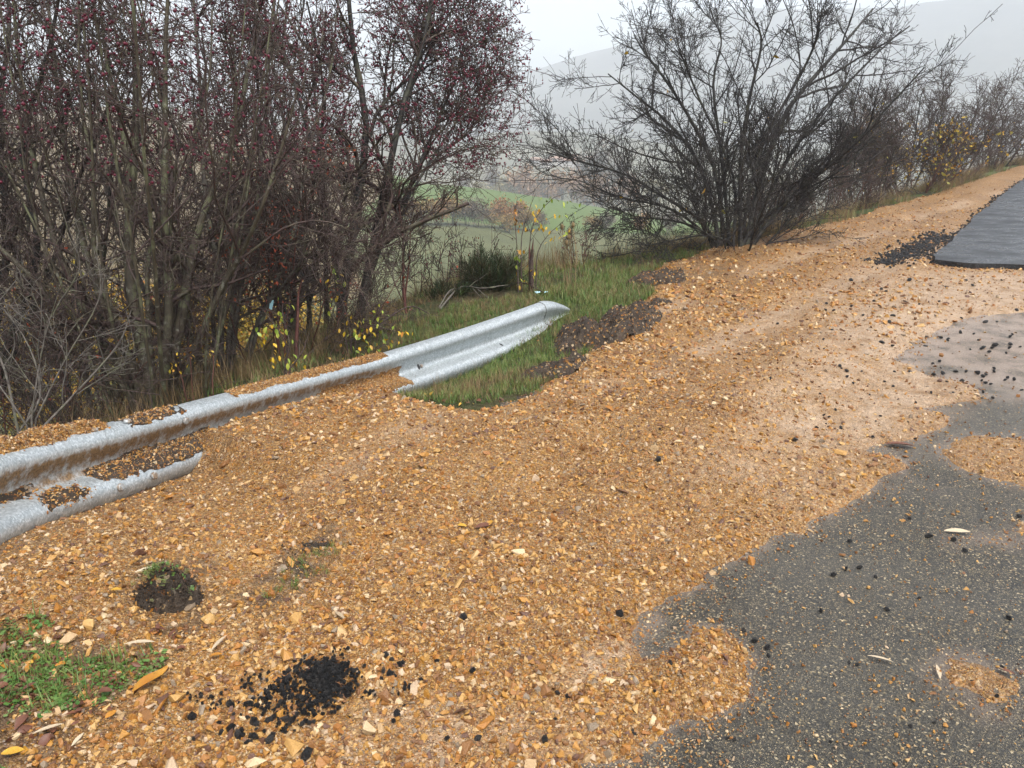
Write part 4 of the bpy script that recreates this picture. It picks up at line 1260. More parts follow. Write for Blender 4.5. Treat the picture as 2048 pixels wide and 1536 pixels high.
# spiny pale twigs in the near left, red shrub, undergrowth
b = hb(60, 850, 3.9)
Pf, Rf = px_stems([([(60, 870), (70, 760), (110, 640), (160, 540), (130, 460)], .005), ([(50, 870), (130, 720), (200, 600), (190, 500)], .0055), ([(40, 870), (10, 740), (-30, 640), (30, 560)], .008),
                   ([(60, 870), (20, 800), (-60, 700), (-140, 640)], .0055), ([(70, 870), (150, 800), (230, 690), (260, 620)], .008), ([(30, 880), (90, 800), (60, 700), (0, 600)], .007)], 3.9, b, .4)
tree('thorn_bush', 'low pale-twigged thorn bush at the left edge above the gravelled guardrail', 'bush', b, Pf, Rf, (5, .36, 3, .20, 2, .10, 1, .04), M['pale_twig'], M['pale_twig'], None, rmin=.0014)
for (px, py, dp, lab) in ((-20, 760, 4.6, 'tangle of dark purple twigs low at the left edge'), (170, 780, 5.0, 'tangle of brown twigs at the foot of the many-stemmed hawthorn'), (560, 720, 6.0, 'dark tangle of twigs behind the yellow rose leaves'), (820, 620, 8.2, 'purplish bare twigs right of the blackish hawthorn')):
    b = hb(px, py, dp)
    big = px != 820
    Pf, Rf = fan_stems(12 if big else 5, 1.2 if big else .8, .95, .007, .5)
    tree('bramble', lab, 'bush', b, Pf, Rf, (8 if big else 4, .5 if big else .3, 6 if big else 4, .26, 4 if big else 2, .13, 0, .04), M['red_bark'], M['twig'], 'brambles under the hawthorns', leaves=60, leaf_s=.03, leaf_mat=M['redleaf'], rmin=.0018)
b = hb(545, 690, 5.6)
Pf, Rf = px_stems([([(560, 700), (555, 560), (540, 430), (510, 330)], .009), ([(565, 700), (590, 560), (600, 450), (640, 360)], .008), ([(560, 700), (520, 560), (500, 470)], .007)], 5.6, b, .3)
tree('red_shrub', 'thin shrub with rust-red leaves in front of the slender grey stems', 'shrub', b, Pf, Rf, (8, .4, 6, .22, 4, .1, 0, .04), M['red_bark'], M['twig'], None, leaves=650, leaf_s=.028, leaf_mat=M['redleaf'], rmin=.0015)

# leafless twigs in the gap
for (px, py, dp, hh, ns, lab) in ((885, 565, 8.4, .85, 4, 'leafless red-tipped shrub in the gap, left of the dark broom bush'), (835, 590, 7.8, .8, 4, 'sparse leafless shrub between the red sapling and the broom bush'), (950, 540, 9.0, .9, 4, 'upright leafless switches behind the dark broom bush'), (1160, 560, 8.8, .7, 4, 'fine brown twigs among the teasels')):
    b = hb(px, py, dp)
    Pf, Rf = fan_stems(ns, hh, .45, .006, .25, wig=.07)
    tree('leafless_shrub', lab, 'shrub', b, Pf, Rf, (4, .32, 3, .16, 2, .07, 0, 0), M['red_bark'], M['twig'], 'leafless shrubs in the gap', berries=90, berry_r=.007, rmin=.0022)
b = hb(808, 625, 6.6)
Pf, Rf = px_stems([([(808, 628), (806, 560), (804, 480), (800, 410), (798, 360)], .014), ([(806, 480), (840, 440), (890, 410)], .006), ([(804, 440), (780, 400), (760, 380)], .006), ([(808, 600), (818, 520), (822, 450)], .009)], 6.6, b, .2)
tree('red_sapling', 'straight reddish sapling standing behind the middle of the guardrail', 'sapling', b, Pf, Rf, (9, .3, 5, .16, 3, .08, 0, 0), M['red_bark'], M['twig'], None, berries=40, rmin=.002)

# dark green broom: thousands of thin upright needles
def broom(label, px, py, dp, rx, hh, n):
    b = hb(px, py, dp)
    root = tag(link('broom_bush', None, None, tuple(b)), label, 'bush')
    st, rs = fan_stems(26, hh * .8, .9, .008, .1, m=6)
    V, F = tubes(st, rs, 4); tag(link('stems', mesh_np('stems', V, [F], [M['twig']]), root), kind='stuff')
    P1, R1 = grow(st, rs, n // 26 // 6, .25, 1, 35, 15, hh * .5, .3, 4, .12, .1, .5, .002)
    P2, R2 = grow(P1, R1, 9, .1, 1, 28, 12, hh * .26, .3, 3, .08, .06, .6, .0018)
    V, F = join([tubes(P1, R1, 3), tubes(P2, R2, 3)])
    kk = np.repeat(rng.uniform(0, 1, len(P1)), 12); k2 = np.repeat(np.clip(np.repeat(rng.uniform(0, 1, len(P1)), 9) + rng.normal(0, .1, len(P2)), 0, 1), 9)
    tag(link('needles', mesh_np('needles', V, [F], [M['broom']], attrs={'leafval': np.concatenate([kk, k2])}), root), kind='stuff')
broom('dark green rounded broom bush above the far end of the guardrail', 985, 588, 7.6, .4, .50, 1900)
broom('low dark broom bush half hidden left of the rounded broom bush', 905, 606, 7.3, .3, .30, 900)

# ------------------------------------------------------------------ roses: canes with separate leaves
def leaf_mesh(name, mat, fold=.25, n=5, wid=.55, curl=.3):
    V, F = [], []
    for i in range(n + 1):
        t = i / n
        wv = wid * .5 * math.sin(math.pi * min(1, t * .97 + .03)) ** .8
        z = -curl * t * t
        V += [(t, wv, z + wv * fold), (t, 0, z), (t, -wv, z + wv * fold)]
    for i in range(n):
        a = i * 3
        F += [(a, a + 3, a + 4, a + 1), (a + 1, a + 4, a + 5, a + 2)]
    return mesh_np(name, V, [np.array(F)], [mat])
LEAF_Y, LEAF_G, LEAF_O = leaf_mesh('leaf', M['yleaf']), leaf_mesh('leaf', M['gleaf']), leaf_mesh('leaf', M['leaf_orange'])
def leaf_on(root, base, px, py, dp, size, kind):
    p = at(px, py, dp + random.uniform(-.12, .12)) - base
    link('leaf', {'y': LEAF_Y, 'g': LEAF_G, 'o': LEAF_O}[kind], root, tuple(p), (random.uniform(-.8, .8), random.uniform(.2, 1.3), random.uniform(0, 6.28)), size * random.uniform(.6, 1.1))
def rose(label, bpx, dp, canes, clusters, mat=None, r0=.006, size=.045):
    b = hb(*bpx, dp)
    root = tag(link('rose_bush', None, None, tuple(b)), label, 'rose bush', 'wild roses with turning leaves')
    P, R = px_stems([(c, r0) for c in canes], dp, b, .15, 9)
    for i in range(len(P)):
        V, F = tubes(P[i:i + 1], R[i:i + 1], 5); link('cane', mesh_np('cane', V, [F], [mat or M['twig']]), root)
    P1, R1 = grow(P, R, 6, .3, 1, 50, 15, .22, .3, 4, .15, 0, .6, .0014)
    V, F = tubes(P1, R1, 3); tag(link('twigs', mesh_np('twigs', V, [F], [M['twig']]), root), kind='stuff')
    for (cx, cy, rx, ry, n, mixk) in clusters:
        for _ in range(n):
            leaf_on(root, b, cx + random.gauss(0, rx), cy + random.gauss(0, ry), dp, size, random.choice(mixk))
rose('wild rose with a cluster of bright yellow leaves close behind the gravel-topped guardrail', (560, 735), 4.7,
     [[(570, 745), (565, 690), (545, 650), (530, 620)], [(570, 745), (580, 690), (570, 640), (560, 600)], [(572, 745), (600, 700), (620, 680)]],
     [(540, 692, 14, 14, 12, 'yyy'), (545, 660, 12, 10, 12, 'gg'), (560, 650, 14, 14, 12, 'ggy'), (548, 722, 10, 8, 6, 'y'), (590, 715, 18, 10, 12, 'ggyo'), (575, 620, 10, 12, 7, 'g')], size=.040)
rose('wild rose with yellow and green leaves at the foot of the blackish hawthorn', (705, 700), 5.5,
     [[(700, 705), (695, 640), (668, 570), (662, 530)], [(705, 705), (715, 660), (730, 630), (745, 620)], [(700, 705), (690, 660), (690, 630)]],
     [(665, 556, 10, 12, 10, 'gyy'), (672, 545, 14, 8, 8, 'g'), (672, 600, 10, 14, 7, 'yg'), (697, 648, 14, 10, 13, 'yyo'), (740, 638, 14, 16, 18, 'g'), (713, 690, 18, 12, 16, 'ygy'), (722, 675, 18, 18, 18, 'gy'), (740, 690, 18, 12, 12, 'gyo'),
      (670, 712, 6, 5, 4, 'y'), (795, 660, 14, 6, 8, 'oy'), (775, 680, 16, 10, 10, 'gy')], size=.042)
rose('wild rose canes with orange leaves rising beside the broken stump', (1040, 585), 7.3,
     [[(1035, 585), (1033, 500), (1034, 430), (1036, 395)], [(1045, 585), (1047, 480), (1056, 420), (1072, 388)], [(1060, 585), (1062, 500), (1070, 440), (1105, 398), (1160, 385)], [(1070, 580), (1075, 510), (1095, 470), (1130, 440)]],
     [(1032, 432, 6, 10, 10, 'oy'), (1036, 500, 6, 5, 5, 'o'), (1075, 425, 8, 6, 7, 'oy'), (1062, 458, 12, 12, 8, 'y'), (1048, 405, 8, 6, 6, 'g'), (1095, 405, 18, 10, 10, 'g'), (1140, 412, 16, 10, 10, 'g'), (1110, 450, 14, 12, 10, 'yg'),
      (1030, 515, 6, 10, 7, 'yg'), (1062, 545, 5, 8, 9, 'y'), (1045, 560, 8, 10, 6, 'yg'), (1105, 475, 14, 8, 8, 'y'), (1045, 455, 10, 8, 6, 'o')], M['twig'], .007, .045)
rose('small rose suckers with orange leaves at the foot of the many-stemmed hawthorn', (360, 770), 4.4,
     [[(360, 775), (350, 730), (345, 700)], [(372, 775), (378, 720), (376, 680)], [(420, 775), (422, 720), (418, 690)]],
     [(347, 728, 8, 16, 9, 'oy'), (375, 700, 6, 14, 8, 'oyy'), (352, 745, 6, 6, 5, 'y'), (420, 704, 5, 5, 3, 'y'), (432, 722, 6, 5, 5, 'o')], M['red_bark'], .004, .024)
# broken stump
b = hb(1062, 585, 7.3)
STUMP_M = M['twig']
P = np.array([[[0, 0, -.1], [.005, 0, .15], [.0, .01, .3], [.01, .0, .42]]]); R = np.array([[.028, .024, .022, .014]])
V, F = tubes(P, R, 8); V = V + rng.normal(0, .003, V.shape)
st = tag(link('tree_stump', mesh_np('tree_stump', V, [F], [STUMP_M]), None, tuple(b)), 'thin broken reddish stump among the rose canes', 'stump')
P = np.array([[[.012, 0, .35], [.012, .004, .45], [.02, .004, .53]], [[-.015, .01, .33], [-.018, .01, .42], [-.016, .012, .47]]]); R = np.array([[.014, .009, .002]] * 2)
V, F = tubes(P, R, 5); link('splinters', mesh_np('splinters', V, [F], [M['red_bark']]), st)
b = hb(600, 700, 5.3)
Pk, Rk = px_stems([([(588, 710), (590, 640), (597, 590), (602, 560)], .016)], 5.3, b, .05, 7)
V, F = tubes(Pk, Rk, 7)
tag(link('dead_stem', mesh_np('dead_stem', V, [F], [M['red_bark']]), None, tuple(b)), 'snapped dark dead stem with a reddish top behind the yellow rose', 'dead stem')

# teasels
def teasel(i, px, py, px0, label):
    dp = 7.6
    top = at(px, py, dp); b = hb(px0, 575, dp)
    root = tag(link('teasel', None, None, tuple(b)), label, 'teasel', 'dry teasels in the gap')
    P = catmull([[0, 0, -.05], (top - b) * .5 + np.array([.02, 0, 0]), top - b], 7)[None]; R = np.full((1, 7), .003)
    V, F = tubes(P, R, 4); link('stalk', mesh_np('stalk', V, [F], [M['dry']]), root)
    P1, R1 = grow(P, R * 1.0, 5, .3, .9, 45, 10, .18, .2, 3, .05, .05, .8, .0015)
    V, F = tubes(P1, R1, 3); tag(link('side_shoots', mesh_np('side_shoots', V, [F], [M['dry']]), root), kind='stuff')
    V = ICO_V * np.array([.021, .021, .036]) + (top - b); 
    sp = unit(rng.normal(size=(60, 3))); q = sp * np.array([.021, .021, .036]) + (top - b)
    P2 = np.stack([q, q + sp * .014 + np.array([0, 0, .006])], 1); Vb, Fb = tubes(P2, np.full((60, 2), .0014), 3)
    h = link('seed_head', mesh_np('seed_head', np.vstack([V]), [ICO_F], [M['dry']]), root)
    link('bristles', mesh_np('bristles', Vb, [Fb], [M['twig']]), h)
for i, a in enumerate([(1124, 454, 1128, 'left one of the two level upper teasel heads'), (1146, 450, 1150, 'right one of the two level upper teasel heads'), (1139, 462, 1140, 'largest teasel head, just below the two upper ones'), (1138, 474, 1136, 'teasel head hanging directly under the largest teasel head'), (1133, 485, 1132, 'lowest of the dry teasel heads')]):
    teasel(i, *a)

# ------------------------------------------------------------------ grass, dry stalks, weeds
def clump(name, mat, n, h, spread, wid, seed, lean=.5):
    rs = np.random.default_rng(seed)
    V, F = [], []
    for i in range(n):
        az = rs.uniform(0, 6.28); d = np.array([math.cos(az), math.sin(az)]); o = rs.normal(0, spread, 2)
        hh = h * rs.uniform(.5, 1.1); ln = rs.uniform(.1, 1) * lean
        s = np.array([-d[1], d[0]]) * wid
        base = len(V)
        for k, t in enumerate((0, .4, .75, 1.0)):
            c = o + d * hh * ln * t * t; z = hh * t * (1 - .25 * ln * t)
            ww = s * (1 - t) if k < 3 else s * 0
            V += [(c[0] + ww[0], c[1] + ww[1], z), (c[0] - ww[0], c[1] - ww[1], z)] if k < 3 else [(c[0], c[1], z)]
        F += [(base, base + 1, base + 3), (base, base + 3, base + 2), (base + 2, base + 3, base + 5), (base + 2, base + 5, base + 4), (base + 4, base + 5, base + 6)]
    return mesh_np(name, V, [np.array(F)], [mat])
grass_coll = proto_coll('grass_shapes', [clump('grass', M['grass'], 10, .11, .03, .0034, 900 + i, .9) for i in range(5)] + [clump('grass', M['dry'], 8, .12, .03, .0028, 910 + i, 1.2) for i in range(3)])
dry_coll = proto_coll('dry_shapes', [clump('dry', M['dry'], 12, .38, .05, .0024, 920 + i, .5) for i in range(4)] + [clump('dry', M['grass'], 12, .2, .05, .0025, 930 + i, .8) for i in range(2)])
def in_poly(n, poly, noise_seed=None, thr=-.2):
    poly = np.array(poly); lo, hi = poly.min(0), poly.max(0)
    out = np.empty((0, 2))
    while len(out) < n:
        q = rng.uniform(lo, hi, (n * 3, 2))
        k = poly_sd(q[:, 0], q[:, 1], poly) + fbm(q[:, 0], q[:, 1], 3.5, 4, 333) * .16 > .0
        if noise_seed is not None: k &= fbm(q[:, 0], q[:, 1], 5, 4, noise_seed) + np.clip(poly_sd(q[:, 0], q[:, 1], poly) * 1.6 - .25, -.3, .2) * (noise_seed == 207) > thr + rng.uniform(-.2, .2, len(q))
        out = np.vstack([out, q[k]])
    return out[:n]
def thin(q, sc, seed, thr):
    return q[fbm(q[:, 0], q[:, 1], sc, 4, seed) + rng.uniform(-.15, .15, len(q)) > thr]
def plant_out(name, label, q, coll, idx, smin, smax, tilt=.12, dz=0.0, surf=H, cat='grass'):
    n = len(q)
    z = surf(q[:, 0], q[:, 1]) + dz
    s = rng.uniform(smin, smax, n)
    return tag(scatter(name, np.column_stack([q, z]), rand_rot(n, tilt), np.stack([s] * 3, 1), idx, coll), label, cat)
def bank_points(n, d0, d1, a0, a1):
    CR = np.array(CREST); L = np.concatenate([[0], np.cumsum(np.linalg.norm(np.diff(CR, axis=0), axis=1))])
    l = rng.uniform(a0, a1, n); x = np.interp(l, L, CR[:, 0]); y = np.interp(l, L, CR[:, 1])
    e = .1; tx = np.interp(l + e, L, CR[:, 0]) - np.interp(l - e, L, CR[:, 0]); ty = np.interp(l + e, L, CR[:, 1]) - np.interp(l - e, L, CR[:, 1])
    nn = np.hypot(tx, ty); d = d0 + (d1 - d0) * rng.uniform(0, 1, n) ** 1.3
    return np.column_stack([x - ty / nn * d, y + tx / nn * d])
GSTRIP = gpts([(790, 800), (950, 820), (1060, 785), (1150, 715), (1235, 650), (1306, 585), (1288, 552), (1330, 528), (1250, 540), (1150, 560), (1050, 590), (930, 605), (830, 645), (780, 690)])
q = in_poly(5200, GSTRIP, 201, -.42)
plant_out('grass', 'short green grass on the strip beside the far end of the guardrail', q, grass_coll, np.where(rng.uniform(0, 1, len(q)) < .5 + .45 * sstep(-.3, .3, fbm(q[:, 0], q[:, 1], 1.5, 3, 71)), rng.integers(0, 5, len(q)), rng.integers(5, 8, len(q))), .24, .68)
q = bank_points(2200, -1.5, .35, 11.2, 16.2); q = q[gravel_sd(q[:, 0], q[:, 1]) < .0]
plant_out('verge_grass', 'ragged grass at the crest below the low limbs of the bare tree', q, grass_coll, rng.integers(0, 8, len(q)), .4, 1.1)
q = thin(in_poly(900, GSTRIP), 1.8, 345, .08)
plant_out('dry_grass', 'brownish taller tufts in the grass strip by the guardrail end', q, dry_coll, rng.integers(0, 6, len(q)), .22, .5)
# bank behind the rail and round the bushes
q = thin(bank_points(8000, -.05, 3.2, .3, 12.5), 1.6, 343, -.08)
plant_out('verge_grass', 'rough mixed grass on the bank behind the guardrail', q, grass_coll, np.where(rng.uniform(0, 1, len(q)) < .32, rng.integers(0, 5, len(q)), rng.integers(5, 8, len(q))), .4, 1.05)
q = thin(bank_points(4200, .1, 2.2, 11.0, 17.5), 1.1, 341, .02)
plant_out('dry_grass', 'tall brown dry grass along the crest below the bare tree', q, dry_coll, rng.integers(0, 6, len(q)), .3, 1.2)
q = thin(bank_points(4500, -.1, 2.0, 17.5, 40), .6, 342, .06)
plant_out('dry_grass', 'brown dry grass at the foot of the bushes along the far shoulder', q, dry_coll, rng.integers(0, 6, len(q)), .3, 1.3)
q = bank_points(2100, .2, 3.5, .5, 10.5)
plant_out('dry_grass', 'dry grass and dead stalks under the hawthorn thicket', q, dry_coll, rng.integers(0, 5, len(q)), .4, .8)

# weeds in the near left corner: small rosettes of round leaves and grass
def rosette(name, n, mat, rad, seed):
    rs = np.random.default_rng(seed); V, F = [], []
    for i in range(n):
        az = rs.uniform(0, 6.28); L = rad * rs.uniform(.5, 1.1); d = np.array([math.cos(az), math.sin(az), rs.uniform(.1, .7)]); d /= np.linalg.norm(d)
        s = np.array([-d[1], d[0], 0]); o = len(V); z0 = rs.uniform(0, rad * .5)
        for t, wv in ((.15, .06), (.5, .10), (.75, .32), (1.0, .12)):
            c = d * L * t + np.array([0, 0, z0 - L * .35 * t * t]); V += [tuple(c + s * wv * L), tuple(c - s * wv * L)]
        for k in range(3): F.append((o + 2 * k, o + 2 * k + 1, o + 2 * k + 3, o + 2 * k + 2))
    return mesh_np(name, V, [np.array(F)], [mat])
weed_coll = proto_coll('weed_shapes', [rosette('weed', 8, M['weed'], .021, 40 + i) for i in range(4)] + [clump('weed', M['grass'], 8, .06, .012, .0018, 940 + i, 1.1) for i in range(3)] + [rosette('weed', 6, M['leaf_brown'], .022, 60)])
WEEDS = ggpts([(-120, 1340), (0, 1300), (90, 1265), (200, 1280), (310, 1240), (400, 1260), (420, 1300), (300, 1390), (250, 1440), (190, 1490), (130, 1580), (0, 1640), (-250, 1640)])
q = in_poly(950, WEEDS, 207, -.12)
# thicker towards the corner
keep = rng.uniform(0, 1, len(q)) < np.clip(.2 + .8 * sstep(-.5, -.95, q[:, 0]), 0, 1)
q = q[keep]
plant_out('weeds', 'low green weeds growing through the gravel in the near left corner', q, weed_coll, rng.choice([0, 1, 2, 3, 7, 7, 0, 1, 2, 4, 5], len(q)), .5, 1.15, .25, 0, grav_z, 'weeds')
q = in_poly(45, gpts([(500, 1210), (560, 1160), (660, 1100), (690, 1120), (600, 1200), (540, 1230)]), None)
plant_out('weeds', 'sparse green sprigs on the dark soil right of the sod clump', q, weed_coll, rng.integers(4, 7, len(q)), .35, .7, .3, 0, grav_z, 'weeds')
p = clod[1]; qq = rng.normal(0, .04, (70, 2)) + p[:2]
tag(scatter('grass_tuft', np.column_stack([qq - p[:2], np.full(70, .14) - np.hypot(*(qq - p[:2]).T) * .6]), rand_rot(70, .7), np.stack([rng.uniform(.3, .7, 70)] * 3, 1), rng.integers(0, 8, 70), weed_coll, clod[0]))

# ------------------------------------------------------------------ tar crumbs
def crumb_pile(name, label, cat, pieces, group):
    cs = np.array([gground(px, py) for px, py, _ in pieces]); b = cs.mean(0)
    root = tag(link(name, None, None, tuple(b)), label, cat, group)
    for (px, py, d), p in zip(pieces, cs):
        depth = p[1] * CP + (CAMZ - p[2]) * SP; s = d * depth / FPX * .5
        z = float(grav_z(p[:1], p[1:2])[0]) + s * .45 + (.022 * math.exp(-((px - 655) / 30) ** 2 - ((py - 1372) / 30) ** 2) * random.random() if py > 1000 else 0)
        link('crumb', crumbs[rng.integers(0, 5)], root, (p[0] - b[0], p[1] - b[1], z - b[2]), tuple(rng.normal(0, .7, 3)), (s * rng.uniform(.8, 1.3), s * rng.uniform(.8, 1.1), s * .85))
    return root, b
pc = [(random.gauss(655, 26), random.gauss(1372, 26), random.uniform(6, 14)) for _ in range(120)] + [(random.gauss(560, 50), random.gauss(1400, 28), random.uniform(6, 14)) for _ in range(40)] + \
     [(505 + t * 90 + random.gauss(0, 6), 1420 - t * 95 + random.gauss(0, 8), random.uniform(8, 15)) for t in np.linspace(0, 1, 26)] + [(random.gauss(790, 20), random.gauss(1370, 25), random.uniform(9, 17)) for _ in range(16)] + \
     [(random.gauss(500, 45), random.gauss(1465, 22), random.uniform(9, 22)) for _ in range(30)]
rp, bp = crumb_pile('tar_crumb_pile', 'pile of black asphalt crumbs on the gravel near the bottom of the picture', 'asphalt crumbs', pc, 'heaps of black asphalt crumbs')
fp = np.array([gground(random.gauss(655, 24), random.gauss(1372, 24)) for _ in range(90)] + [gground(random.gauss(560, 60), random.gauss(1405, 30)) for _ in range(40)])
fp = np.repeat(fp, 7, 0) + np.append(rng.normal(0, .012, (len(fp) * 7, 2)), np.zeros((len(fp) * 7, 1)), 1)
fp[:, 2] = grav_z(fp[:, 0], fp[:, 1]) + rng.uniform(.006, .016, len(fp))
fs = rng.uniform(.003, .008, len(fp))
scatter('fine_crumbs', fp - bp, rand_rot(len(fp), .8), np.stack([fs] * 3, 1), rng.integers(0, 5, len(fp)), crumb_coll, rp)
pc = []
for t in np.linspace(0, 1, 210):
    pc.append((1765 + 120 * t + random.gauss(0, 14 + 6 * t), 528 - 55 * t + random.gauss(0, 7), random.uniform(4, 9)))
root2, b2 = crumb_pile('tar_crumb_strip', 'strip of black asphalt crumbs in front of the fresh road edge', 'asphalt crumbs', pc, 'heaps of black asphalt crumbs')
# fine crumbs along the mat's ragged edge
epts = []
edge = np.array(MATFRONT[1:] + MATEDGE + MATFAR[:1])
L = np.concatenate([[0], np.cumsum(np.linalg.norm(np.diff(edge, axis=0), axis=1))])
l = rng.uniform(0, L[-1], 1500)
ex = np.interp(l, L, edge[:, 0]) + rng.normal(0, .05, 1500); ey = np.interp(l, L, edge[:, 1]) + rng.normal(0, .05, 1500)
s = rng.uniform(.008, .022, 1500)
strip = np.column_stack([ex, ey, np.maximum(grav_z(ex, ey), H(ex, ey)) + .012])
l2 = rng.uniform(0, 1, 1200)
pa = gground(1765, 528); pb = gground(1895, 470)
sx = pa[0] + (pb[0] - pa[0]) * l2 + rng.normal(0, .10, 1200); sy = pa[1] + (pb[1] - pa[1]) * l2 + rng.normal(0, .12, 1200)
strip = np.vstack([strip, np.column_stack([sx, sy, grav_z(sx, sy) + .006])]); s = np.concatenate([s, rng.uniform(.008, .02, 1200)])
scatter('fine_crumbs', strip - b2, rand_rot(len(s), .8), np.stack([s] * 3, 1), rng.integers(0, 5, len(s)), crumb_coll, root2)

# ------------------------------------------------------------------ fallen leaves and sticks, one by one
LM = {'pale': leaf_mesh('fallen_leaf', M['leaf_pale'], .35, 8, .22, .08), 'brown': leaf_mesh('fallen_leaf', M['leaf_brown'], .3, 8, .45, .1), 'orange': leaf_mesh('fallen_leaf', M['leaf_orange'], .3, 7, .5, .12)}
def fallen(px, py, length_px, rotz, kind, label, road_=False):
    p = gground(px, py); depth = p[1] * CP + (CAMZ - p[2]) * SP; s = length_px * depth / FPX
    z = float((roadz if road_ else grav_z)(p[:1], p[1:2])[0]) + .012
    o = link('fallen_leaf', LM[kind], None, (p[0], p[1], z), (random.uniform(-.3, .3), random.uniform(-.15, .1), rotz), s)
    tag(o, label, 'leaf', 'fallen leaves on the road and gravel')
fallen(425, 1308, 50, 1.35, 'pale', 'pale willow leaf standing up beside the dark sod clump')
fallen(250, 1296, 62, .05, 'pale', 'pale narrow leaf lying flat just below the sod clump')
fallen(270, 1150, 50, .7, 'pale', 'curled pale leaf resting above the sod clump')
fallen(68, 1478, 55, .5, 'pale', 'pale leaf among the green weeds in the near left corner')
fallen(145, 1500, 40, 1.5, 'pale', 'thin pale leaf standing at the edge of the weeds')
fallen(690, 1245, 40, 2.3, 'pale', 'whitish curled leaf on open gravel right of the sod clump')
fallen(1735, 1312, 48, -.35, 'pale', 'cream willow leaf on the bare asphalt', True)
fallen(1880, 1358, 45, 1.2, 'pale', 'pale leaf half under the loose gravel patch on the asphalt', True)
fallen(1888, 1062, 50, -.15, 'pale', 'pinkish pale leaf by the black lumps on the asphalt', True)
fallen(1770, 892, 55, -.2, 'brown', 'long brown leaf where the gravel thins out on the road', True)
fallen(225, 1198, 20, .3, 'orange', 'bright orange leaf left of the sod clump')
fallen(112, 1340, 24, .8, 'orange', 'orange leaf at the top of the weeds')
fallen(5, 1520, 40, .5, 'orange', 'yellow leaf in the near left corner')
fallen(212, 1445, 26, 1.1, 'orange', 'yellow leaf beside the weeds along the soil line')
fallen(420, 1318, 26, .2, 'orange', 'small yellow leaf under the standing pale leaf')
fallen(979, 1055, 20, 1.4, 'orange', 'upright yellow leaf in the middle of the gravel')
fallen(915, 1056, 20, -.2, 'orange', 'flat yellow leaf beside the brown leaf in mid gravel')
fallen(950, 1060, 36, .3, 'brown', 'dark brown leaf between two yellow leaves in mid gravel')
fallen(1000, 930, 14, 1.0, 'orange', 'small yellow leaf above the middle of the gravel')
fallen(1722, 955, 16, .2, 'orange', 'yellow leaf at the gravel edge near the asphalt')
fallen(1622, 1002, 14, .8, 'orange', 'tiny yellow leaf on the gravel edge below another')
fallen(2030, 1350, 34, 2.4, 'brown', 'dark red leaf at the right edge of the asphalt', True)
fallen(1190, 1437, 22, .1, 'orange', 'thin yellow leaf on sandy gravel near the bottom')
p = gground(270, 1402); p2 = gground(340, 1352)
Vb = catmull([p, (p + p2) / 2 + np.array([0, 0, .012]), p2], 8); Vb[:, 2] = grav_z(Vb[:, 0], Vb[:, 1]) + .02
o = link('bark_strip', None)
wv = np.sin(np.linspace(.15, 3.0, 8)) * .016
dv = unit(p2 - p); sv = np.array([-dv[1], dv[0], 0])
Vs = []
for i in range(8):
    for k, (a_, z_) in enumerate(((-1, .012), (0, 0), (1, .014))): Vs.append(Vb[i] - p + sv * wv[i] * a_ + np.array([0, 0, z_]))
C.objects.unlink(o); bpy.data.objects.remove(o)
o = link('dry_leaf', mesh_np('dry_leaf', Vs, [grid_faces(8, 3)], [M['leaf_brown'], M['leaf_orange']], mat_idx=np.tile([0, 1], 7)), None, tuple(p))
tag(o, 'long folded brown leaf with an orange edge beside the weeds', 'leaf')

# brown leaf litter too small and mixed to count
q = np.vstack([in_poly(120, WEEDS), in_poly(40, gpts([(820, 806), (950, 826), (1060, 792), (1060, 770), (940, 800), (840, 785)])), bank_points(260, .1, 1.8, 3.5, 11)])
lit_coll = proto_coll('litter_shapes', [leaf_mesh('litter_leaf', M['leaf_brown'], .4, 5, .6, .5), leaf_mesh('litter_leaf', M['leaf_brown'], .5, 5, .4, .2), leaf_mesh('litter_leaf', M['leaf_orange'], .4, 5, .6, .6)])
zz = np.where(gravel_sd(q[:, 0], q[:, 1]) > 0, grav_z(q[:, 0], q[:, 1]), H(q[:, 0], q[:, 1])) + .012
tag(scatter('leaf_litter', np.column_stack([q, zz]), rand_rot(len(q), .5), np.stack([rng.uniform(.018, .04, len(q))] * 3, 1), rng.choice([0, 0, 0, 1, 1, 2], len(q)), lit_coll), 'scattered brown leaf litter on the verge and among the weeds', 'leaf litter')

# fallen branches on the grass
def stick(label, pts, r0, mat, group='fallen branches behind the guardrail'):
    w3 = np.array([ground(*q) for q in pts]); w3[:, 2] += np.array([z for z in np.interp(np.arange(len(pts)), [0, len(pts) / 2, len(pts) - 1], [.03, .12, .03])])
    c_ = catmull(w3, 12) - w3[0]
    V, F = tubes(c_[None], (r0 * np.linspace(1, .4, 12))[None], 5)
    r_ = tag(link('fallen_branch', None, None, tuple(w3[0])), label, 'branch', group)
    link('limb', mesh_np('limb', V, [F], [mat]), r_)
    P1, R1 = grow(c_[None], (r0 * np.linspace(1, .4, 12))[None], 6, .2, 1, 45, 12, .22, .3, 4, .15, 0, .6, .0016)
    V, F = tubes(P1, R1, 3); tag(link('twigs', mesh_np('twigs', V, [F], [mat]), r_), kind='stuff')
stick('grey bare branch arching over the grass below the broom bush', [(880, 625), (920, 588), (965, 598), (1000, 590), (1030, 575)], .010, M['pale_twig'])
stick('long thin dark branch lying across the bank behind the guardrail', [(700, 690), (760, 665), (820, 640), (860, 635)], .010, M['twig'])
stick('dark branch lying right under the broken stump', [(1010, 580), (1045, 583), (1090, 592)], .012, M['twig'])
stick('pale thin stick leaning below the left broom bush', [(878, 622), (900, 600), (922, 582)], .007, M['pale_twig'])
stick('dark curved branch behind the yellow rose leaves', [(610, 725), (660, 690), (720, 675), (790, 670)], .011, M['twig'])

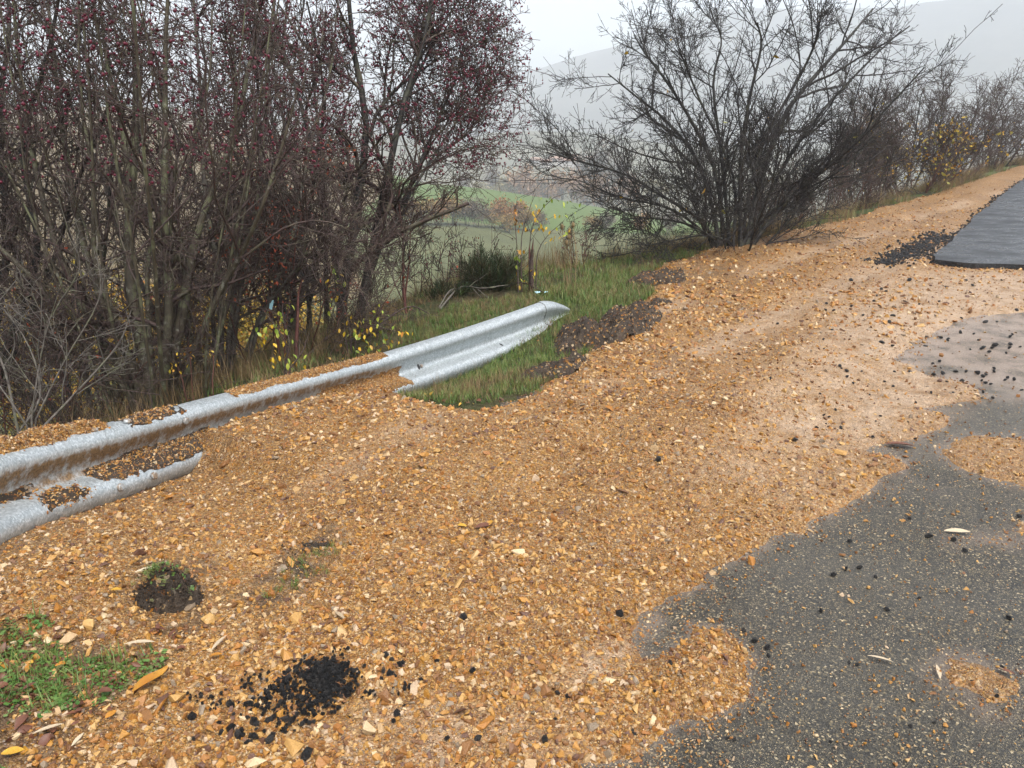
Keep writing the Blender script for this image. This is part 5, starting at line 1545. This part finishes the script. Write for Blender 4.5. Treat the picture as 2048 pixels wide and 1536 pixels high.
# scraps of pale blue plastic
for px, py, s, lab in ((1075, 597, .024, 'larger scrap of pale blue plastic in the grass beyond the guardrail'), (1092, 599, .015, 'smaller scrap of pale blue plastic in the grass beyond the guardrail')):
    p = ground(px, py); n = 6
    g = np.linspace(-1, 1, n); A, B = np.meshgrid(g, g)
    Vp = np.stack([A * s, B * s * .7, fbm(A, B, 1.1, 3, int(px)) * s * 1.2 + .07], -1).reshape(-1, 3)
    tag(link('plastic_scrap', mesh_np('plastic_scrap', Vp, [grid_faces(n, n)], [M['blue']]), None, tuple(p)), lab, 'litter', 'scraps of plastic in the grass')
p = at(543, 610, 5.4)
Vp = np.stack([A * .009 + B * .01, A * .006, B * .03 + fbm(A, B, 1.1, 3, 8) * .02], -1).reshape(-1, 3)
tag(link('plastic_tag', mesh_np('plastic_tag', Vp, [grid_faces(6, 6)], [M['blue']]), None, tuple(p)), 'torn blue-green plastic strip caught in the twigs above the yellow rose', 'litter')

# ------------------------------------------------------------------ far shrubs and trees: built once per kind, then copied
def crown_tree(name, label, cat, h, rad, n_leaf, leaf, mats, trunk_h, group, stems=5, ell=(1, 1, .8), seed=0):
    root = tag(link(name, None), label, cat, group)
    P, R = fan_stems(stems, h * .8, .4, h * .012, rad * .25, m=6)
    P1, R1 = grow(P, R, 9, .3, 1, 40, 12, h * .28, .3, 4, .15, .05, .6, h * .0025)
    P2, R2 = grow(P1, R1, 6, .2, 1, 40, 12, h * .14, .3, 3, .15, .05, .6, h * .0018)
    V, F = join([tubes(P, R, 5), tubes(P1, R1, 3), tubes(P2, R2, 3)])
    link('trunk', mesh_np('trunk', V, [F], [M['bark_grey']]), root)
    if n_leaf:
        c = rng.normal(size=(26, 3)); c = unit(c) * rng.uniform(.25, .95, (26, 1)) * np.array([rad, rad, h * .36]) + np.array([0, 0, h * .6])
        q = c[rng.integers(0, 26, n_leaf)] + rng.normal(0, 1, (n_leaf, 3)) * np.array([rad, rad, h * .4]) * .2
        q = q[q[:, 2] > trunk_h]
        V, F, lvv = leaf_quads(q, leaf * rng.uniform(.6, 1.4, len(q)), .7)
        tag(link('crown', mesh_np('crown', V, [F], [mats], smooth=False, attrs={'leafval': lvv}), root), kind='stuff')
    return root
def copy_thing(root, loc, rz, s, label):
    r_ = root.copy(); C.objects.link(r_); r_.location = loc; r_.rotation_euler = (0, 0, rz); r_.scale = (s, s, s); r_['label'] = label
    for ch in root.children:
        c_ = ch.copy(); C.objects.link(c_); c_.parent = r_
    return r_
HG = 'shrubs in the hedgerow between the fields'
hedge = {k: crown_tree('hedge_shrub', 'x', 'shrub', 4.0, 1.9, 1500, .24, M[m], .7, HG, 7, seed=i) for i, (k, m) in enumerate((('y', 'hedge_y'), ('o', 'hedge_o'), ('g', 'hedge_g')))}
placed = set()
def far_place(dic, key, px, r, s, label, dz=0):
    d = ray(px, 300); d = d[:2] / np.linalg.norm(d[:2])
    x, y = d * r
    loc = (x, y, H(np.array([x]), np.array([y]))[0] - .1 + dz)
    if (id(dic), key) not in placed:
        placed.add((id(dic), key)); o = dic[key]; o.location = loc; o.scale = (s, s, s); o.rotation_euler = (0, 0, random.uniform(0, 6)); o['label'] = label
    else: copy_thing(dic[key], loc, random.uniform(0, 6), s, label)
for (k, px, r, s, lab) in (
        ('y', 778, 103, 1.0, 'yellowish hedge shrub seen just through the right edge of the hawthorn'), ('g', 812, 104, .95, 'grey bare hedge shrub second from the hawthorn'), ('y', 842, 103, 1.05, 'ochre hedge shrub third from the hawthorn'),
        ('o', 872, 104, 1.0, 'orange-topped hedge shrub at the near left of the open hedgerow'), ('y', 902, 105, 1.12, 'tall golden hedge shrub left of the bare hedge stretch'), ('g', 930, 106, .9, 'bare grey hedge shrub beside the tall golden one'),
        ('g', 952, 105, 1.0, 'bare grey hedge shrub in the middle of the hedgerow'), ('y', 978, 107, .85, 'low yellow hedge shrub left of the rusty one'), ('o', 1005, 108, 1.15, 'large rusty orange hedge shrub behind the rose canes'),
        ('o', 1034, 109, 1.1, 'second rusty orange hedge shrub behind the rose canes'), ('y', 1015, 104, .75, 'low yellow hedge shrub in front of the rusty ones'), ('y', 1058, 108, .9, 'yellow hedge shrub right of the rose canes'),
        ('g', 1082, 110, .7, 'small grey hedge shrub where the hedgerow thins'), ('y', 1190, 112, .7, 'low ochre hedge shrub left of the bare tree'), ('g', 1220, 112, .75, 'low grey hedge shrub showing through the bare tree'), ('o', 1290, 113, .8, 'orange hedge shrub showing through the bare tree'),
        ('g', 1350, 114, .9, 'grey hedge shrub behind the trunk of the bare tree')):
    far_place(hedge, k, px, r, s, lab)
FT = 'hazy autumn trees in the valley'
fart = {'o': crown_tree('valley_tree', 'x', 'tree', 13, 5.0, 1300, .8, M['far_o'], 2, FT, 5), 'y': crown_tree('valley_tree', 'x', 'tree', 12, 4.6, 1300, .8, M['far_y'], 2, FT, 5), 'g': crown_tree('valley_tree', 'x', 'tree', 15, 3.6, 500, .7, M['far_g'], 3, FT, 5)}
for (k, px, r, s, lab) in (
        ('g', 925, 262, .9, 'grey hazy tree just right of the hawthorn crown'), ('y', 965, 255, .75, 'pale yellow hazy tree above the green field crest'), ('g', 985, 275, 1.1, 'tall thin hazy tree above the crest'), ('y', 1005, 252, .9, 'greenish yellow hazy tree in the middle of the valley'),
        ('o', 1048, 250, 1.12, 'tallest orange hazy tree in the middle of the valley'), ('y', 1028, 262, .8, 'pale tree left of the tallest orange one'), ('o', 1085, 246, .85, 'rounded orange hazy tree right of the tallest'), ('o', 1120, 244, 1.0, 'broad rusty hazy tree beside the bare tree twigs'),
        ('o', 1155, 240, 1.0, 'rusty hazy tree partly behind the bare tree twigs'), ('g', 1175, 262, 1.5, 'tall grey poplar-like tree behind the bare tree'), ('g', 1205, 265, 1.65, 'second tall grey poplar-like tree behind the bare tree'), ('g', 1240, 268, 1.4, 'third tall grey poplar-like tree behind the bare tree'),
        ('o', 1200, 238, .9, 'rusty hazy tree low behind the bare tree'), ('o', 1260, 236, .9, 'orange hazy tree seen through the bare tree'), ('y', 1320, 235, .9, 'yellow hazy tree seen through the bare tree'), ('g', 1400, 240, 1.0, 'grey hazy tree behind the middle of the bare tree'),
        ('y', 1560, 240, 1.0, 'yellowish hazy tree between the limbs of the bare tree'), ('g', 1680, 230, 1.0, 'grey hazy tree right of the bare tree')):
    far_place(fart, k, px, r, s, lab)
# yellow-leaved trees down the bank, seen through the thicket
YT = 'yellow trees behind the thicket'
ylw = {'y': crown_tree('yellow_tree', 'x', 'tree', 4.5, 1.8, 4200, .10, M['yellow'], .5, YT, 6)}
for (px, r, s, lab) in ((40, 17, 1.0, 'golden tree glowing through the leftmost twigs'), (150, 20, 1.1, 'golden tree behind the left stems of the many-stemmed hawthorn'), (330, 22, 1.1, 'golden tree behind the middle of the thicket'), (470, 19, .85, 'small golden tree behind the slender grey stems'), (560, 21, .9, 'golden tree left of the blackish trunks'), (-60, 19, 1.1, 'golden tree at the left edge of the picture')):
    far_place(ylw, 'y', px, r, s, lab)

# hazy houses of the village
def house(px, r, w_, d_, h_, label):
    d = ray(px, 300); d = d[:2] / np.linalg.norm(d[:2]); x, y = d * r
    z = H(np.array([x]), np.array([y]))[0]
    root = tag(link('house', None, None, (x, y, z), (0, 0, random.uniform(-.6, .6))), label, 'house', 'pale houses across the valley')
    V = np.array([(-w_, -d_, -1), (w_, -d_, -1), (w_, d_, -1), (-w_, d_, -1), (-w_, -d_, h_), (w_, -d_, h_), (w_, d_, h_), (-w_, d_, h_)], float)
    link('wall', mesh_np('wall', V, [np.array([(0, 1, 5, 4), (1, 2, 6, 5), (2, 3, 7, 6), (3, 0, 4, 7), (4, 5, 6, 7)])], [M['wall']], False), root)
    e = .4
    V = np.array([(-w_ - e, -d_ - e, h_ + .01), (w_ + e, -d_ - e, h_ + .01), (w_ + e, d_ + e, h_ + .01), (-w_ - e, d_ + e, h_ + .01), (-w_ - e, 0, h_ + d_ * .6), (w_ + e, 0, h_ + d_ * .6)], float)
    link('roof', mesh_np('roof', V, [np.array([(0, 1, 5, 4), (2, 3, 4, 5), (3, 2, 1, 0)]), np.array([(0, 4, 3), (1, 2, 5)])], [M['tiles']], False), root)
for i, (px, r, lab) in enumerate(((1092, 395, 'small pale house left of the village across the valley'), (1112, 410, 'pale house in the village, left of the brightest one'), (1135, 402, 'brightest pale house in the middle of the village'), (1150, 418, 'pale house right of the brightest one in the village'), (1162, 392, 'low pale house at the right end of the village'), (1185, 405, 'pale house showing between the bare tree twigs'), (1072, 405, 'pale house farthest left across the valley'))):
    house(px, r, 2.6 + .8 * (i % 3), 2.6, 2.6, lab)

# overhead cables
def cable(label, pts, rad):
    w3 = np.array([at(*p) for p in pts]); c_ = catmull(w3, 24)
    V, F = tubes((c_ - c_[0])[None], np.full((1, 24), rad), 4)
    tag(link('overhead_cable', mesh_np('overhead_cable', V, [F], [M['wire']]), None, tuple(c_[0])), label, 'cable', 'overhead cables across the valley')
cable('lower overhead cable sloping across the valley above the green field', [(300, 318, 84), (900, 357, 80), (1160, 369, 78), (1700, 385, 76)], .022)
cable('faint upper overhead cable crossing level in front of the hazy mountain', [(300, 262, 165), (960, 268, 160), (1200, 272, 158), (1800, 268, 156)], .03)

# ------------------------------------------------------------------ haze
hz = NT('haze_air')
hz.t.nodes.remove(hz.b)
vol = hz.n('ShaderNodeVolumePrincipled')
vol.inputs['Color'].default_value = (.89, .94, 1.0, 1)
vol.inputs['Density'].default_value = HAZE_DENSITY
vol.inputs['Anisotropy'].default_value = 0.0
out = [n for n in hz.t.nodes if n.type == 'OUTPUT_MATERIAL'][0]
hz.l(vol.outputs[0], out.inputs['Volume'])
bm = bmesh.new(); bmesh.ops.create_cube(bm, size=1.0)
ZLO, ZHI, HALF = float(V.min() * 0 - 45), 190.0, 1245.0
for v_ in bm.verts:
    v_.co = Vector((v_.co.x * 2 * HALF, v_.co.y * 2 * HALF, ZLO if v_.co.z < 0 else ZHI))
me = bpy.data.meshes.new('haze'); bm.to_mesh(me); bm.free(); me.materials.append(hz.m)
tag(link('haze', me), 'pale mist filling the whole valley', 'haze', None, 'stuff')
